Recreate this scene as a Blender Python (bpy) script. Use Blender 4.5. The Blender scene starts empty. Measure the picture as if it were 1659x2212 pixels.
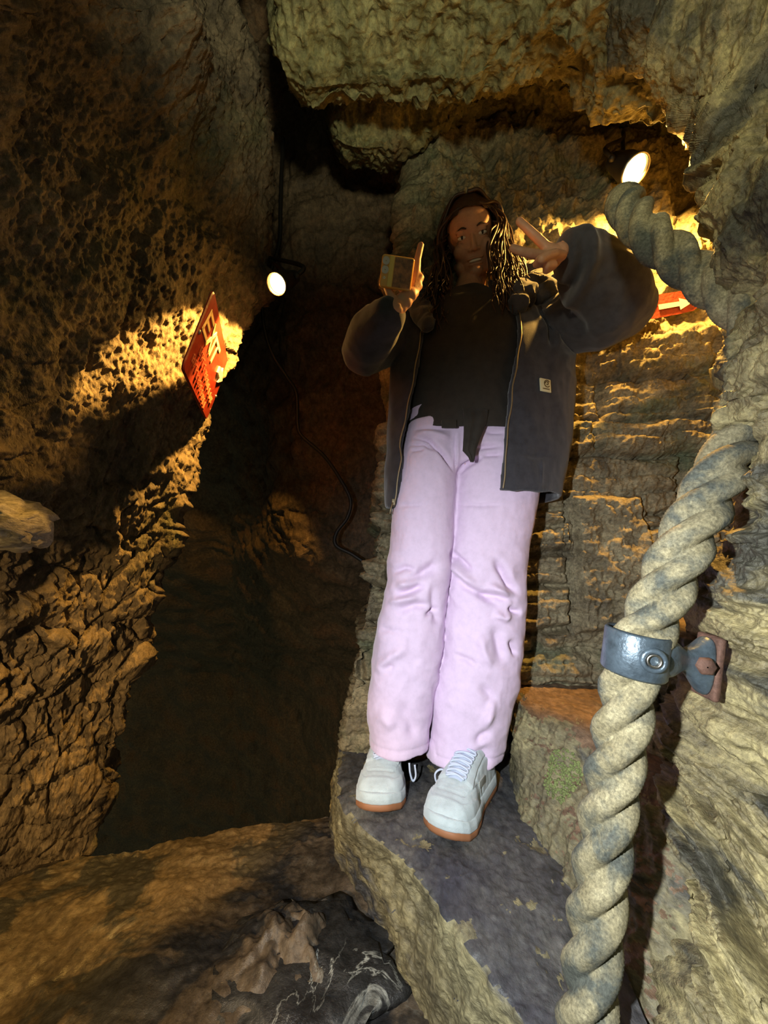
import bpy, bmesh, math, random
import numpy as np
from mathutils import Vector, Matrix
random.seed(4); RNG = np.random.default_rng(4)
SC = bpy.context.scene
COL = SC.collection
# ------------------------------------------------------------------ camera
FPX, CX, CY, PITCH, CAMZ = 830.0, 829.5, 1106.0, math.radians(8), 0.57
FWD = np.array([0, math.cos(PITCH), math.sin(PITCH)])
UPV = np.array([0, -math.sin(PITCH), math.cos(PITCH)])
RGT = np.array([1.0, 0, 0])
EYE = np.array([0, 0, CAMZ])
cam = bpy.data.cameras.new('camera'); cam_o = bpy.data.objects.new('camera', cam); COL.objects.link(cam_o)
cam.sensor_fit = 'HORIZONTAL'; cam.sensor_width = 36; cam.lens = 36 * FPX / 1659
cam.clip_start = 0.02
cam_o.location = EYE; cam_o.rotation_euler = (math.pi / 2 + PITCH, 0, 0)
SC.camera = cam_o

def ray(x, y):
    x = np.asarray(x, float); y = np.asarray(y, float)
    return ((x - CX) / FPX)[..., None] * RGT - ((y - CY) / FPX)[..., None] * UPV + FWD
def pd(x, y, d): return EYE + ray(x, y) * np.asarray(d, float)[..., None]          # point at a distance along the view axis
def pY(x, y, Y):                                                                     # point on the upright plane y = Y
    r = ray(x, y); return EYE + r * (np.asarray(Y, float) / r[..., 1])[..., None]
def pZ(x, y, Z):                                                                     # point on the level plane z = Z
    r = ray(x, y); return EYE + r * ((np.asarray(Z, float) - CAMZ) / r[..., 2])[..., None]

# ------------------------------------------------------------------ noise
_perm = RNG.permutation(256); _perm = np.concatenate([_perm, _perm, _perm])
_g = RNG.normal(size=(256, 3)); _g /= np.linalg.norm(_g, axis=1)[:, None]
def perlin(p):
    p = np.asarray(p, float); i = np.floor(p).astype(int); f = p - i; i &= 255
    u = f * f * f * (f * (f * 6 - 15) + 10)
    out = 0
    for a in (0, 1):
        wa = u[:, 0] if a else 1 - u[:, 0]
        for b in (0, 1):
            wb = u[:, 1] if b else 1 - u[:, 1]
            for c in (0, 1):
                wc = u[:, 2] if c else 1 - u[:, 2]
                h = _perm[_perm[_perm[(i[:, 0] + a) & 255] + ((i[:, 1] + b) & 255)] + ((i[:, 2] + c) & 255)]
                g = _g[h]
                out = out + wa * wb * wc * (g[:, 0] * (f[:, 0] - a) + g[:, 1] * (f[:, 1] - b) + g[:, 2] * (f[:, 2] - c))
    return out * 1.6
def fbm(p, o=4, rough=.5, lac=2.03):
    s = 0; a = 1; q = np.asarray(p, float)
    for k in range(o):
        s = s + a * perlin(q + 17.3 * k); q = q * lac; a *= rough
    return s
def ridged(p, o=3, rough=.5):
    s = 0; a = 1; q = np.asarray(p, float)
    for k in range(o):
        s = s + a * (1 - 2 * np.abs(perlin(q + 7.7 * k))); q = q * 2.1; a *= rough
    return s
def voronoi(p):
    p = np.asarray(p, float); i = np.floor(p).astype(int); f1 = np.full(len(p), 9.); f2 = f1.copy(); idc = np.zeros(len(p))
    for a in (-1, 0, 1):
        for b in (-1, 0, 1):
            for c in (-1, 0, 1):
                j = i + [a, b, c]; k = j & 255
                h = _perm[_perm[_perm[k[:, 0]] + k[:, 1]] + k[:, 2]]
                pt = j + .5 + .45 * np.stack([_g[h, 0], _g[h, 1], _g[h, 2]], 1)
                d = np.linalg.norm(pt - p, axis=1)
                m = d < f1
                f2 = np.where(m, f1, np.minimum(f2, d)); idc = np.where(m, h / 255., idc); f1 = np.where(m, d, f1)
    return f1, f2, idc
def sstep(a, b, x): t = np.clip((x - a) / (b - a), 0, 1); return t * t * (3 - 2 * t)

# ------------------------------------------------------------------ mesh helpers
def mesh_obj(name, V, F, mat=None, parent=None, smooth=True):
    me = bpy.data.meshes.new(name)
    me.from_pydata([tuple(v) for v in np.asarray(V, float)], [], F if isinstance(F, list) else F.tolist()); me.update()
    if smooth: me.polygons.foreach_set('use_smooth', [True] * len(me.polygons))
    o = bpy.data.objects.new(name, me); COL.objects.link(o)
    if mat: me.materials.append(mat)
    if parent is not None:
        o.parent = parent; o.matrix_parent_inverse = parent.matrix_world.inverted()
    return o
def grid_faces(nu, nv, wrapv=False, off=0, flip=False):
    i = np.arange(nu - 1)[:, None]; j = np.arange(nv if wrapv else nv - 1)[None, :]; j2 = (j + 1) % nv
    a = i * nv + j; b = i * nv + j2; c = (i + 1) * nv + j2; d = (i + 1) * nv + j
    q = np.stack([a, b, c, d], -1).reshape(-1, 4) + off
    return q[:, ::-1] if flip else q
class MB:                                                    # gathers pieces that become ONE mesh
    def __init__(s): s.V = []; s.F = []; s.n = 0
    def add(s, V, F):
        V = np.asarray(V, float).reshape(-1, 3); s.V.append(V)
        s.F += [[int(k) + s.n for k in f] for f in F]; s.n += len(V); return s
    def obj(s, name, mat=None, parent=None, smooth=True): return mesh_obj(name, np.concatenate(s.V), s.F, mat, parent, smooth)
    def grid(s, P, wrapv=False, flip=False, cap=False):
        nu, nv = P.shape[:2]
        F = grid_faces(nu, nv, wrapv, 0, flip).tolist()
        if cap:
            a = list(range(nv)); b = list(range((nu - 1) * nv, nu * nv))
            F += [a[::-1] if not flip else a, b if not flip else b[::-1]]
        return s.add(P.reshape(-1, 3), F)
    def box(s, c, h, R=None, bev=0):
        c = np.asarray(c, float); h = np.asarray(h, float); bev = min(bev, .9 * h.min())
        bm = bmesh.new(); bmesh.ops.create_cube(bm, size=2)
        for v in bm.verts: v.co = Vector((v.co.x * h[0], v.co.y * h[1], v.co.z * h[2]))
        if bev: bmesh.ops.bevel(bm, geom=bm.edges[:], offset=bev, segments=3, profile=.5, affect='EDGES')
        return s._bm(bm, c, R)
    def _bm(s, bm, c, R):
        V = np.array([v.co[:] for v in bm.verts]); bm.verts.index_update()
        F = [[v.index for v in f.verts] for f in bm.faces]; bm.free()
        if R is not None: V = V @ np.asarray(R, float).T
        return s.add(V + np.asarray(c, float), F)
    def ball(s, c, r, R=None, sub=2):
        r = np.ones(3) * np.asarray(r, float); V = ICO[sub][0] * r
        if R is not None: V = V @ np.asarray(R, float).T
        return s.add(V + np.asarray(c, float), ICO[sub][1])
    def chain(s, pts, rad, step=.35, sub=2):                 # tapered limb through the joints
        for k in range(len(pts) - 1):
            a, b = np.asarray(pts[k], float), np.asarray(pts[k + 1], float); L = np.linalg.norm(b - a)
            n = max(2, int(L / (step * min(rad[k], rad[k + 1]))) + 1)
            for t in np.linspace(0, 1, n): s.ball(a + (b - a) * t, rad[k] + (rad[k + 1] - rad[k]) * t, sub=sub)
        return s
    def tube(s, pts, r, n=8, cap=True):
        P = sweep(pts, r, n); return s.grid(P, True, True, cap)
    def lathe(s, prof, c, axis, n=32, cap=True):             # prof = [(radius, height)...] about an axis
        R = frame(axis); a = np.linspace(0, 2 * np.pi, n, endpoint=False)
        P = np.array([[r * np.cos(a), r * np.sin(a), np.full(n, h)] for r, h in prof]).transpose(0, 2, 1)
        return s.grid(P @ R.T + np.asarray(c, float), True, True, cap)
def _ico(sub):
    bm = bmesh.new(); bmesh.ops.create_icosphere(bm, subdivisions=sub, radius=1)
    V = np.array([v.co[:] for v in bm.verts]); bm.verts.index_update(); F = [[v.index for v in f.verts] for f in bm.faces]; bm.free(); return V, F
ICO = {k: _ico(k) for k in (1, 2, 3, 4)}
def unit(v): v = np.asarray(v, float); return v / np.linalg.norm(v)
def frame(z, x=None):                                        # columns: x, y, z axes
    z = unit(z); x = np.array([1., 0, 0]) if x is None else np.asarray(x, float)
    if abs(unit(x) @ z) > .95: x = np.array([0, 1., 0])
    x = unit(x - z * (x @ z)); return np.stack([x, np.cross(z, x), z], 1)
def catmull(pts, n):
    P = np.asarray(pts, float); P = np.concatenate([[2 * P[0] - P[1]], P, [2 * P[-1] - P[-2]]])
    m = len(P) - 3; t = np.linspace(0, m, n); i = np.minimum(t.astype(int), m - 1); f = (t - i)[:, None]
    a, b, c, d = P[i], P[i + 1], P[i + 2], P[i + 3]
    return .5 * (2 * b + (c - a) * f + (2 * a - 5 * b + 4 * c - d) * f ** 2 + (3 * b - a - 3 * c + d) * f ** 3)
def resample(P, n):
    L = np.concatenate([[0], np.cumsum(np.linalg.norm(np.diff(P, axis=0), axis=1))]); t = np.linspace(0, L[-1], n)
    return np.stack([np.interp(t, L, P[:, k]) for k in range(P.shape[1])], 1)
def frames(P):
    T = np.gradient(P, axis=0); T /= np.linalg.norm(T, axis=1)[:, None] + 1e-12
    N = np.zeros_like(T); n = frame(T[0])[:, 0]
    for k in range(len(P)):
        n = n - T[k] * (n @ T[k]); n /= np.linalg.norm(n) + 1e-12; N[k] = n
    return T, N, np.cross(T, N)
def sweep(pts, r, n=8, prof=None):
    P = np.asarray(pts, float); T, N, B = frames(P); r = np.broadcast_to(np.asarray(r, float), (len(P),))
    a = np.linspace(0, 2 * np.pi, n, endpoint=False)
    return P[:, None] + r[:, None, None] * (np.cos(a)[None, :, None] * N[:, None] + np.sin(a)[None, :, None] * B[:, None])
def vnormals(o):
    me = o.data; n = np.empty(len(me.vertices) * 3); me.vertex_normals.foreach_get('vector', n); return n.reshape(-1, 3)
def coords(o):
    me = o.data; n = np.empty(len(me.vertices) * 3); me.vertices.foreach_get('co', n); return n.reshape(-1, 3)
def setco(o, V): o.data.vertices.foreach_set('co', np.asarray(V, float).ravel()); o.data.update()
def remesh(mb, name, voxel, smooth, mat, parent=None):       # melts overlapping pieces into one continuous skin
    o = mb.obj('tmp', None)
    m = o.modifiers.new('r', 'REMESH'); m.mode = 'VOXEL'; m.voxel_size = voxel
    if smooth:
        s = o.modifiers.new('s', 'SMOOTH'); s.iterations = smooth; s.factor = .5
    bpy.context.view_layer.update(); dg = bpy.context.evaluated_depsgraph_get()
    me = bpy.data.meshes.new_from_object(o.evaluated_get(dg)); old = o.data
    bpy.data.objects.remove(o); bpy.data.meshes.remove(old)
    me.name = name; me.polygons.foreach_set('use_smooth', [True] * len(me.polygons))
    o = bpy.data.objects.new(name, me); COL.objects.link(o); me.materials.clear(); me.materials.append(mat)
    if parent is not None: o.parent = parent; o.matrix_parent_inverse = parent.matrix_world.inverted()
    return o
def tag(o, label=None, cat=None, group=None, kind=None):
    for k, v in (('label', label), ('category', cat), ('group', group), ('kind', kind)):
        if v: o[k] = v
    return o
def thing(name, label, cat, loc, group=None):
    o = bpy.data.objects.new(name, None); COL.objects.link(o); o.location = loc; o.empty_display_size = .05
    bpy.context.view_layer.update(); return tag(o, label, cat, group)

# ------------------------------------------------------------------ materials
def lin(c):
    return tuple((v / 12.92 if v <= .04045 else ((v + .055) / 1.055) ** 2.4) for v in [x / 255 for x in c]) + (1,)
def new_mat(name):
    m = bpy.data.materials.new(name); m.use_nodes = True; nt = m.node_tree
    return m, nt, nt.nodes['Principled BSDF']
def node(nt, typ, **kw):
    n = nt.nodes.new(typ)
    for k, v in kw.items():
        if k.startswith('i_'): n.inputs[k[2:].replace('_', ' ')].default_value = v
        else: setattr(n, k, v)
    return n
def ramp(nt, stops):
    r = nt.nodes.new('ShaderNodeValToRGB'); e = r.color_ramp.elements
    while len(e) < len(stops): e.new(.5)
    for k, (p, c) in enumerate(stops): e[k].position = p; e[k].color = c if len(c) == 4 else lin(c)
    return r
def plain(name, c, rough=.6, metal=0, bump=0, bscale=400, spec=.5, var=0, vscale=20, sheen=0):
    m, nt, b = new_mat(name)
    b.inputs['Base Color'].default_value = lin(c); b.inputs['Roughness'].default_value = rough; b.inputs['Metallic'].default_value = metal
    b.inputs['Specular IOR Level'].default_value = spec
    if sheen: b.inputs['Sheen Weight'].default_value = sheen; b.inputs['Sheen Roughness'].default_value = .4
    tc = node(nt, 'ShaderNodeTexCoord')
    if var:
        n = node(nt, 'ShaderNodeTexNoise', i_Scale=vscale, i_Detail=6.0, i_Roughness=.65); nt.links.new(tc.outputs['Object'], n.inputs['Vector'])
        lo = tuple(max(0, v * (1 - var)) for v in c); hi = tuple(min(255, v * (1 + var * .6)) for v in c)
        r = ramp(nt, [(.3, lo), (.5, c), (.7, hi)]); nt.links.new(n.outputs['Fac'], r.inputs['Fac']); nt.links.new(r.outputs['Color'], b.inputs['Base Color'])
    if bump:
        n = node(nt, 'ShaderNodeTexNoise', i_Scale=bscale, i_Detail=4.0); nt.links.new(tc.outputs['Object'], n.inputs['Vector'])
        bp = node(nt, 'ShaderNodeBump', i_Strength=bump, i_Distance=.002); nt.links.new(n.outputs['Fac'], bp.inputs['Height']); nt.links.new(bp.outputs['Normal'], b.inputs['Normal'])
    return m
def rock(name, cols, scale=6, stretch=(1, 1, 1), rot=(0, 0, 0), patch=None, pscale=2.5, pthr=(.52, .62), rough=(.55, .9), bump=.6, dist=.012, fine=60, veins=None):
    """stone: colours vary with a stretched noise (bedding), an optional second tone in patches and light veins; bump for grain"""
    m, nt, b = new_mat(name); L = nt.links.new
    tc = node(nt, 'ShaderNodeTexCoord'); mp = node(nt, 'ShaderNodeMapping'); mp.inputs['Scale'].default_value = stretch; mp.inputs['Rotation'].default_value = rot
    L(tc.outputs['Object'], mp.inputs['Vector'])
    n1 = node(nt, 'ShaderNodeTexNoise', i_Scale=scale, i_Detail=9.0, i_Roughness=.66, i_Distortion=.6); L(mp.outputs['Vector'], n1.inputs['Vector'])
    k = len(cols); r1 = ramp(nt, [(.28 + .46 * i / (k - 1), c) for i, c in enumerate(cols)]); L(n1.outputs['Fac'], r1.inputs['Fac'])
    col = r1.outputs['Color']
    n3 = node(nt, 'ShaderNodeTexNoise', i_Scale=fine, i_Detail=5.0, i_Roughness=.7); L(mp.outputs['Vector'], n3.inputs['Vector'])
    sp = ramp(nt, [(.3, (90, 90, 90)), (.5, (188, 188, 188)), (.72, (255, 255, 255))]); L(n3.outputs['Fac'], sp.inputs['Fac'])
    mx = node(nt, 'ShaderNodeMix', data_type='RGBA', blend_type='MULTIPLY'); mx.inputs['Factor'].default_value = .8
    if patch:
        n2 = node(nt, 'ShaderNodeTexNoise', i_Scale=pscale, i_Detail=7.0, i_Roughness=.62, i_Distortion=.4); L(mp.outputs['Vector'], n2.inputs['Vector'])
        pr = ramp(nt, [(pthr[0], (0, 0, 0)), (pthr[1], (255, 255, 255))]); L(n2.outputs['Fac'], pr.inputs['Fac'])
        pm = node(nt, 'ShaderNodeMix', data_type='RGBA'); L(pr.outputs['Color'], pm.inputs['Factor']); L(col, pm.inputs['A']); pm.inputs['B'].default_value = lin(patch); col = pm.outputs['Result']
    if veins:
        wv = node(nt, 'ShaderNodeTexNoise', i_Scale=veins[1], i_Detail=6.0, i_Roughness=.6, i_Distortion=1.2); L(mp.outputs['Vector'], wv.inputs['Vector'])
        vr = ramp(nt, [(.485, (0, 0, 0)), (.5, (255, 255, 255)), (.515, (0, 0, 0))]); L(wv.outputs['Fac'], vr.inputs['Fac'])
        wn = node(nt, 'ShaderNodeTexNoise', i_Scale=veins[2], i_Detail=3.0); L(mp.outputs['Vector'], wn.inputs['Vector'])
        wr = ramp(nt, [(.54, (0, 0, 0)), (.64, (255, 255, 255))]); L(wn.outputs['Fac'], wr.inputs['Fac'])
        vx = node(nt, 'ShaderNodeMix', data_type='RGBA', blend_type='MULTIPLY'); vx.inputs['Factor'].default_value = 1; L(vr.outputs['Color'], vx.inputs['A']); L(wr.outputs['Color'], vx.inputs['B'])
        vm = node(nt, 'ShaderNodeMix', data_type='RGBA'); L(vx.outputs['Result'], vm.inputs['Factor']); L(col, vm.inputs['A']); vm.inputs['B'].default_value = lin(veins[0]); col = vm.outputs['Result']
    L(col, mx.inputs['A']); L(sp.outputs['Color'], mx.inputs['B']); L(mx.outputs['Result'], b.inputs['Base Color'])
    rr = node(nt, 'ShaderNodeMapRange'); rr.inputs['To Min'].default_value = rough[0]; rr.inputs['To Max'].default_value = rough[1]
    L(n1.outputs['Fac'], rr.inputs['Value']); rr.inputs['From Min'].default_value = .35; rr.inputs['From Max'].default_value = .65; L(rr.outputs['Result'], b.inputs['Roughness'])
    ad = node(nt, 'ShaderNodeMath', operation='MULTIPLY_ADD'); L(n3.outputs['Fac'], ad.inputs[0]); ad.inputs[1].default_value = .45; L(n1.outputs['Fac'], ad.inputs[2])
    bp = node(nt, 'ShaderNodeBump', i_Strength=bump, i_Distance=dist); L(ad.outputs['Value'], bp.inputs['Height']); L(bp.outputs['Normal'], b.inputs['Normal'])
    return m
def emit(name, c, s):
    m, nt, b = new_mat(name); b.inputs['Emission Color'].default_value = tuple(c) + (1,); b.inputs['Emission Strength'].default_value = s
    b.inputs['Base Color'].default_value = (1, 1, 1, 1); return m

# ------------------------------------------------------------------ rock surfaces
def blur(P, k):
    for _ in range(k):
        Q = np.concatenate([P[:1], P, P[-1:]]); P = (Q[:-2] + 2 * Q[1:-1] + Q[2:]) / 4
        Q = np.concatenate([P[:, :1], P, P[:, -1:]], 1); P = (Q[:, :-2] + 2 * Q[:, 1:-1] + Q[:, 2:]) / 4
    return P
def interp_grid(C, us, vs, u, v):
    """control net C (nu,nv,3) with knots us, vs -> dense net at u, v (linear, then blurred by the caller)"""
    A = np.stack([np.stack([np.interp(u, us, C[:, j, k]) for k in range(3)], -1) for j in range(C.shape[1])], 1)
    return np.stack([np.stack([np.interp(v, vs, A[i, :, k]) for k in range(3)], -1) for i in range(len(u))], 0)
def gnormals(P, flip=False):
    n = np.cross(np.gradient(P, axis=0), np.gradient(P, axis=1)); n /= np.linalg.norm(n, axis=2)[..., None] + 1e-12
    return -n if flip else n
def rock_sheet(name, P, disp, mat, towards=None, kind='structure', mb=None):
    """displaces a net along its normals (turned towards a point) with disp(points, normals) and links it"""
    towards = EYE if towards is None else towards
    N = gnormals(P); m = P.reshape(-1, 3); d = ((np.asarray(towards) - m) * N.reshape(-1, 3)).sum(1).mean()
    if d < 0: N = -N
    h = disp(m, N.reshape(-1, 3)).reshape(P.shape[:2])
    Q = P + N * h[..., None]
    if mb is not None: mb.grid(Q, flip=d >= 0); return Q
    o = mesh_obj(name, Q.reshape(-1, 3), grid_faces(P.shape[0], P.shape[1], flip=d >= 0), mat)
    if kind: o['kind'] = kind
    return o
# ================================================================== THE CAVE
M = {}
M['left'] = rock('left_wall_rock', [(62, 54, 46), (104, 90, 74), (140, 122, 98), (172, 152, 122)], 7, (1, 1, .6), patch=(96, 98, 66), pscale=2.2, pthr=(.55, .68), bump=.9, dist=.02, fine=70)
M['far'] = rock('far_wall_rock', [(84, 70, 54), (122, 100, 76), (152, 128, 100)], 6, (1, 1, .8), patch=(138, 104, 74), pscale=3, bump=.8, dist=.02, fine=50)
M['ceil'] = rock('ceiling_rock', [(84, 80, 52), (122, 118, 78), (158, 152, 108), (184, 176, 130)], 5, (1, 1, 1), patch=(110, 88, 62), pscale=2.4, pthr=(.55, .66), bump=.8, dist=.015, fine=70)
M['mason'] = rock('back_wall_stone', [(96, 86, 68), (136, 124, 96), (170, 158, 124), (196, 184, 148)], 9, (1, 1, 1.4), patch=(112, 120, 90), pscale=3, pthr=(.53, .66), bump=.9, dist=.01, fine=90)
M['floor'] = rock('floor_mud', [(48, 44, 40), (84, 76, 66), (110, 98, 82), (134, 118, 96)], 4, (1, 1, 1), patch=(46, 48, 52), pscale=5, pthr=(.5, .56), rough=(.35, .7), bump=.5, dist=.012, fine=60, veins=((150, 150, 140), 3.5, 2.2))
M['step'] = rock('step_stone', [(88, 84, 68), (136, 128, 98), (170, 160, 118), (194, 182, 134)], 6, (1, .5, 1.6), (0, 0, .5), patch=(84, 86, 90), pscale=4, pthr=(.52, .62), rough=(.45, .8), bump=.7, dist=.012, fine=80)

M['tread'] = rock('dark_tread_stone', [(58, 58, 60), (88, 88, 88), (112, 110, 104), (140, 136, 122)], 6, (1, .6, 1), (0, 0, .4), patch=(66, 68, 76), pscale=4, pthr=(.48, .6), rough=(.4, .75), bump=.6, dist=.01, fine=70)  # darker, bluer stone for the upward faces of the low step
M['tread_lamplit'] = rock('lamplit_tread_stone', [(104, 84, 64), (140, 114, 88), (168, 140, 110)], 6, (1, .6, 1), (0, 0, .4), patch=(96, 92, 88), pscale=4, pthr=(.55, .66), rough=(.4, .75), bump=.6, dist=.01, fine=70)  # brown stands in for the right lamp's orange light on upper step tops
def net(rows, cols_of, nu, nv, b=4, vdense=None):
    """rows: list of knots (py); cols_of: list per row of (px, py, d) -> dense world net, v along py"""
    C = np.array(cols_of, float)                     # (rows, cols, 3)
    W = pd(C[..., 0], C[..., 1], C[..., 2])
    vs = np.array(rows, float); us = np.linspace(0, 1, C.shape[1])
    v = np.interp(np.linspace(0, 1, nv), np.linspace(0, 1, len(vs)), vs) if vdense is None else vdense
    P = interp_grid(W, vs, us, v, nu)
    return blur(P, b)

# ---- plane of the red sign on the left wall, from the four corners seen
def vp(a, b, c, d):
    l = np.cross([*a, 1.], [*b, 1.]); m = np.cross([*c, 1.], [*d, 1.]); q = np.cross(l, m); return q[:2] / q[2]
TL, TR, BR, BL = (465, 632), (495, 790), (445, 905), (392, 790)
e1 = unit(ray(*vp(TL, TR, BL, BR))); e1 = e1 if e1[1] > 0 else -e1
e2 = unit(ray(*vp(TL, BL, TR, BR))); e2 = e2 if e2[2] > 0 else -e2
e2 = unit(e2 - e1 * (e1 @ e2)); en = np.cross(e1, e2)
q = math.radians(2); e2 = unit(e2 * math.cos(q) - en * math.sin(q)); en = np.cross(e1, e2)   # hangs tipped slightly up to the lamp
S0 = pd(440, 770, 1.07)
def on_sign(x, y):
    r = ray(x, y); t = ((S0 - EYE) @ en) / (r @ en); p = EYE + r * t - S0; return np.array([p @ e1, p @ e2])

# ---- left wall: leans in over the passage, comes past the camera on the left, ends at a corner by the lamp
rows = [-500, -200, 0, 300, 600, 900, 1200, 1500, 1850, 2050]
cpx = [480, 500, 512, 575, 578, 450, 345, 275, 180, 120]
cd = [.95, 1.05, 1.15, 1.33, 1.38, 1.33, 1.27, 1.2, 1.11, 1.10]
md = [.70, .80, .88, .98, 1.05, 1.06, 1.08, 1.08, 1.09, 1.05]
ld = [.55, .62, .68, .74, .78, .78, .84, .95, 1.07, 1.0]
xd = [.40, .42, .45, .46, .48, .50, .52, .58, .70, .72]
cols = [[(-900, y, e), (0, y, l), (c * .5, y, m), (c, y, d), (c - 40, y, d + .35), (c - 160, y, d + .9)] for y, c, d, m, l, e in zip(rows, cpx, cd, md, ld, xd)]
u = np.concatenate([np.linspace(0, .2, 60)[:-1], np.linspace(.2, .6, 330)[:-1], np.linspace(.6, .7, 60)[:-1], np.linspace(.7, 1, 16)])
v = np.concatenate([np.linspace(-500, 0, 60)[:-1], np.linspace(0, 1850, 600)[:-1], np.linspace(1850, 2050, 20)])
P = net(rows, cols, u, 0, 8, v)
ridge_c = [(400, 100, .12, .16), (300, 40, .09, .06), (440, 240, .07, .09), (640, 620, .0, .0), (150, 560, .14, .03)]
def d_left(m, n):
    w = m * [1, 1, .55]
    h = .055 * fbm(m * 2.6, 3) + .013 * ridged(w * 7 + 3, 3) + .017 * fbm(w * 18, 4, .62)
    f1, f2, idc = voronoi(m * [13, 13, 9] + .3 * fbm(m * 9, 2)[:, None])
    low = sstep(1.25, .55, m[:, 2])
    h += low * (.03 * (idc - .5) + .016 * sstep(.0, .18, f2 - f1))                 # loose, chunky stone low down
    g1, g2, _ = voronoi(m * [34, 34, 22])
    h -= (1 - .4 * low) * .010 * sstep(.42, .12, g1) * sstep(-.2, .4, perlin(m * 5))     # pits
    h += .008 * fbm(m * [55, 55, 32], 3, .6)
    for x, y, r, a in ridge_c:
        if a:
            c = pd(x, y, np.interp(y, rows, md) + .05); h += a * np.exp(-((m - c) ** 2).sum(1) / (r * r))
    # the rock stays clear behind the sign board
    r = m - S0; ok = (np.abs(r @ e1) < .27) & (np.abs(r @ e2) < .16); c = n @ en
    lim = (-.022 - .02 * sstep(.0, 1, fbm(m * 9, 2)) - r @ en) / np.where(np.abs(c) < .2, .2, c)
    return np.where(ok & (c > .15), np.minimum(h, lim), h)
wall_left = rock_sheet('wall_left', P, d_left, M['left'], towards=(0.3, .9, .8))

# ---- far wall: the dark end of the passage, curving over into the vault
rows = [-400, 0, 200, 400, 650, 1000, 1200, 1450, 1900, 2300]
px = [-300, 500, 650, 850, 1200, 1900]
dd = [[1.1, 1.15, 1.2, 1.15, 1.15, 1.1], [1.5, 1.6, 1.65, 1.55, 1.5, 1.4], [1.7, 1.85, 1.9, 1.75, 1.65, 1.5], [1.8, 2.0, 1.9, 1.9, 1.8, 1.6], [2.2, 2.15, 1.9, 1.9, 1.9, 1.75],
      [2.9, 2.7, 1.95, 1.9, 1.9, 1.8], [3.2, 3.0, 2.1, 1.95, 1.9, 1.8], [5, 5, 4.6, 3.4, 1.9, 1.8], [6, 6, 6, 4, 2, 1.9], [6, 6, 6, 4, 2.1, 2]]
cols = [[(x, y, d) for x, d in zip(px, r)] for y, r in zip(rows, dd)]
P = net(rows, cols, np.linspace(0, 1, 360), 420, 5)
def d_far(m, n):
    h = .06 * fbm(m * 2.2 + 5, 3) + .012 * ridged(m * 5, 3) + .010 * fbm(m * 16, 4, .6)
    f1, f2, idc = voronoi(m * [5, 5, 7] + .25 * fbm(m * 6, 2)[:, None])
    return h + .02 * (idc - .5) - .012 * sstep(.12, .0, f2 - f1) + .05 * np.exp(-((m - pd(940, 350, 1.85)) ** 2).sum(1) / .03)
wall_far = rock_sheet('wall_far', P, d_far, M['far'], towards=(0, .8, .9))

# ---- back wall: rough masonry behind the person, from the pier edge on the left to behind the right wall
zk = [-.3, 0, .3, .6, .95, 1.3, 1.62, 1.9, 2.2, 2.7]
lpx = [(728, 1900), (735, 1690), (768, 1530), (806, 1370), (838, 1150), (858, 900), (870, 600), (890, 420), (900, 200), (920, -200)]
W = []
for z, (x, y) in zip(zk, lpx):
    yy = 1.27 + .10 * max(0, z - 1.62)
    xl = (x - CX) / FPX * (yy * math.cos(PITCH) + (z - CAMZ) * math.sin(PITCH))
    W.append([(xl + .02, yy + .8, z), (xl, yy + .3, z), (xl, yy, z)] + [(xl + (2.0 - xl) * t, yy - .10 * t, z) for t in (.33, .66, 1)])
W = np.array(W)
uu = np.concatenate([np.linspace(0, .4, 40)[:-1], np.linspace(.4, .8, 460)[:-1], np.linspace(.8, 1, 60)])
vv = np.linspace(-.3, 2.7, 640)
P = blur(interp_grid(W, np.array(zk), np.linspace(0, 1, 6), vv, uu), 3)
courses = [-.3, -.02, .2, .30, .37, .50, .60, .69, .75, .93, 1.05, 1.2, 1.45, 1.75, 2.0]
def d_mason(m, n):
    x, z = m[:, 0], m[:, 2]
    wob = .018 * fbm(m * 6, 2)
    h = .03 * fbm(m * 2.5 + 9, 3) + .010 * ridged(m * [12, 12, 20], 2) + .007 * fbm(m * 30, 3, .6) + .004 * fbm(m * 90, 2)
    low = sstep(1.5, 1.15, z)
    dz = np.full(len(m), 9.); ci = np.zeros(len(m), int)
    for k, c in enumerate(courses):
        dz = np.minimum(dz, np.abs(z + wob - c)); ci += (z + wob > c)
    off = np.array([.0, .17, .33, .08, .41, .22, .37, .12, .29, .03, .19, .36, .1, .3, .2, .25])[ci]
    wid = np.array([.5, .42, .36, .48, .3, .52, .4, .46, .34, .5, .44, .55, .6, .7, .7, .7])[ci]
    q = (x + wob + off) / wid; dx = np.abs(q - np.round(q)) * wid
    bid = np.sin(np.floor(q + .5) * 12.9898 + ci * 78.233) * 43758.5453; bid = bid - np.floor(bid)
    big = (x > .60) & (x < .84) & (z > .36) & (z < .80)             # one tall dressed block
    bx = np.minimum(np.abs(x + .5 * wob - .60), np.abs(x + .5 * wob - .84)); bz = np.minimum(np.abs(z - .36), np.abs(z - .80))
    joint = np.where(big, np.minimum(bx, bz), np.minimum(np.minimum(dz, dx), np.where((z > .36) & (z < .80), np.abs(x - .60), 9)))
    lvl = np.where(big, .03, .05 * (bid - .5))
    h += low * (lvl - .035 * sstep(.022, .0, joint)) + low * .012 * np.where(big, 0, sstep(.0, .5, (z + wob) % .045 / .045))
    h += (1 - low) * (.05 * ridged(m * 3.4, 3) + .02 * fbm(m * 14, 3, .6))
    return h - .07 * np.exp(-(((m - pY(1430, 665, 1.2)) * [1, 1, 1.6]) ** 2).sum(1) / .17 ** 2)
wall_back = rock_sheet('wall_back', P, d_mason, M['mason'], towards=(.5, .3, .9))

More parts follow.
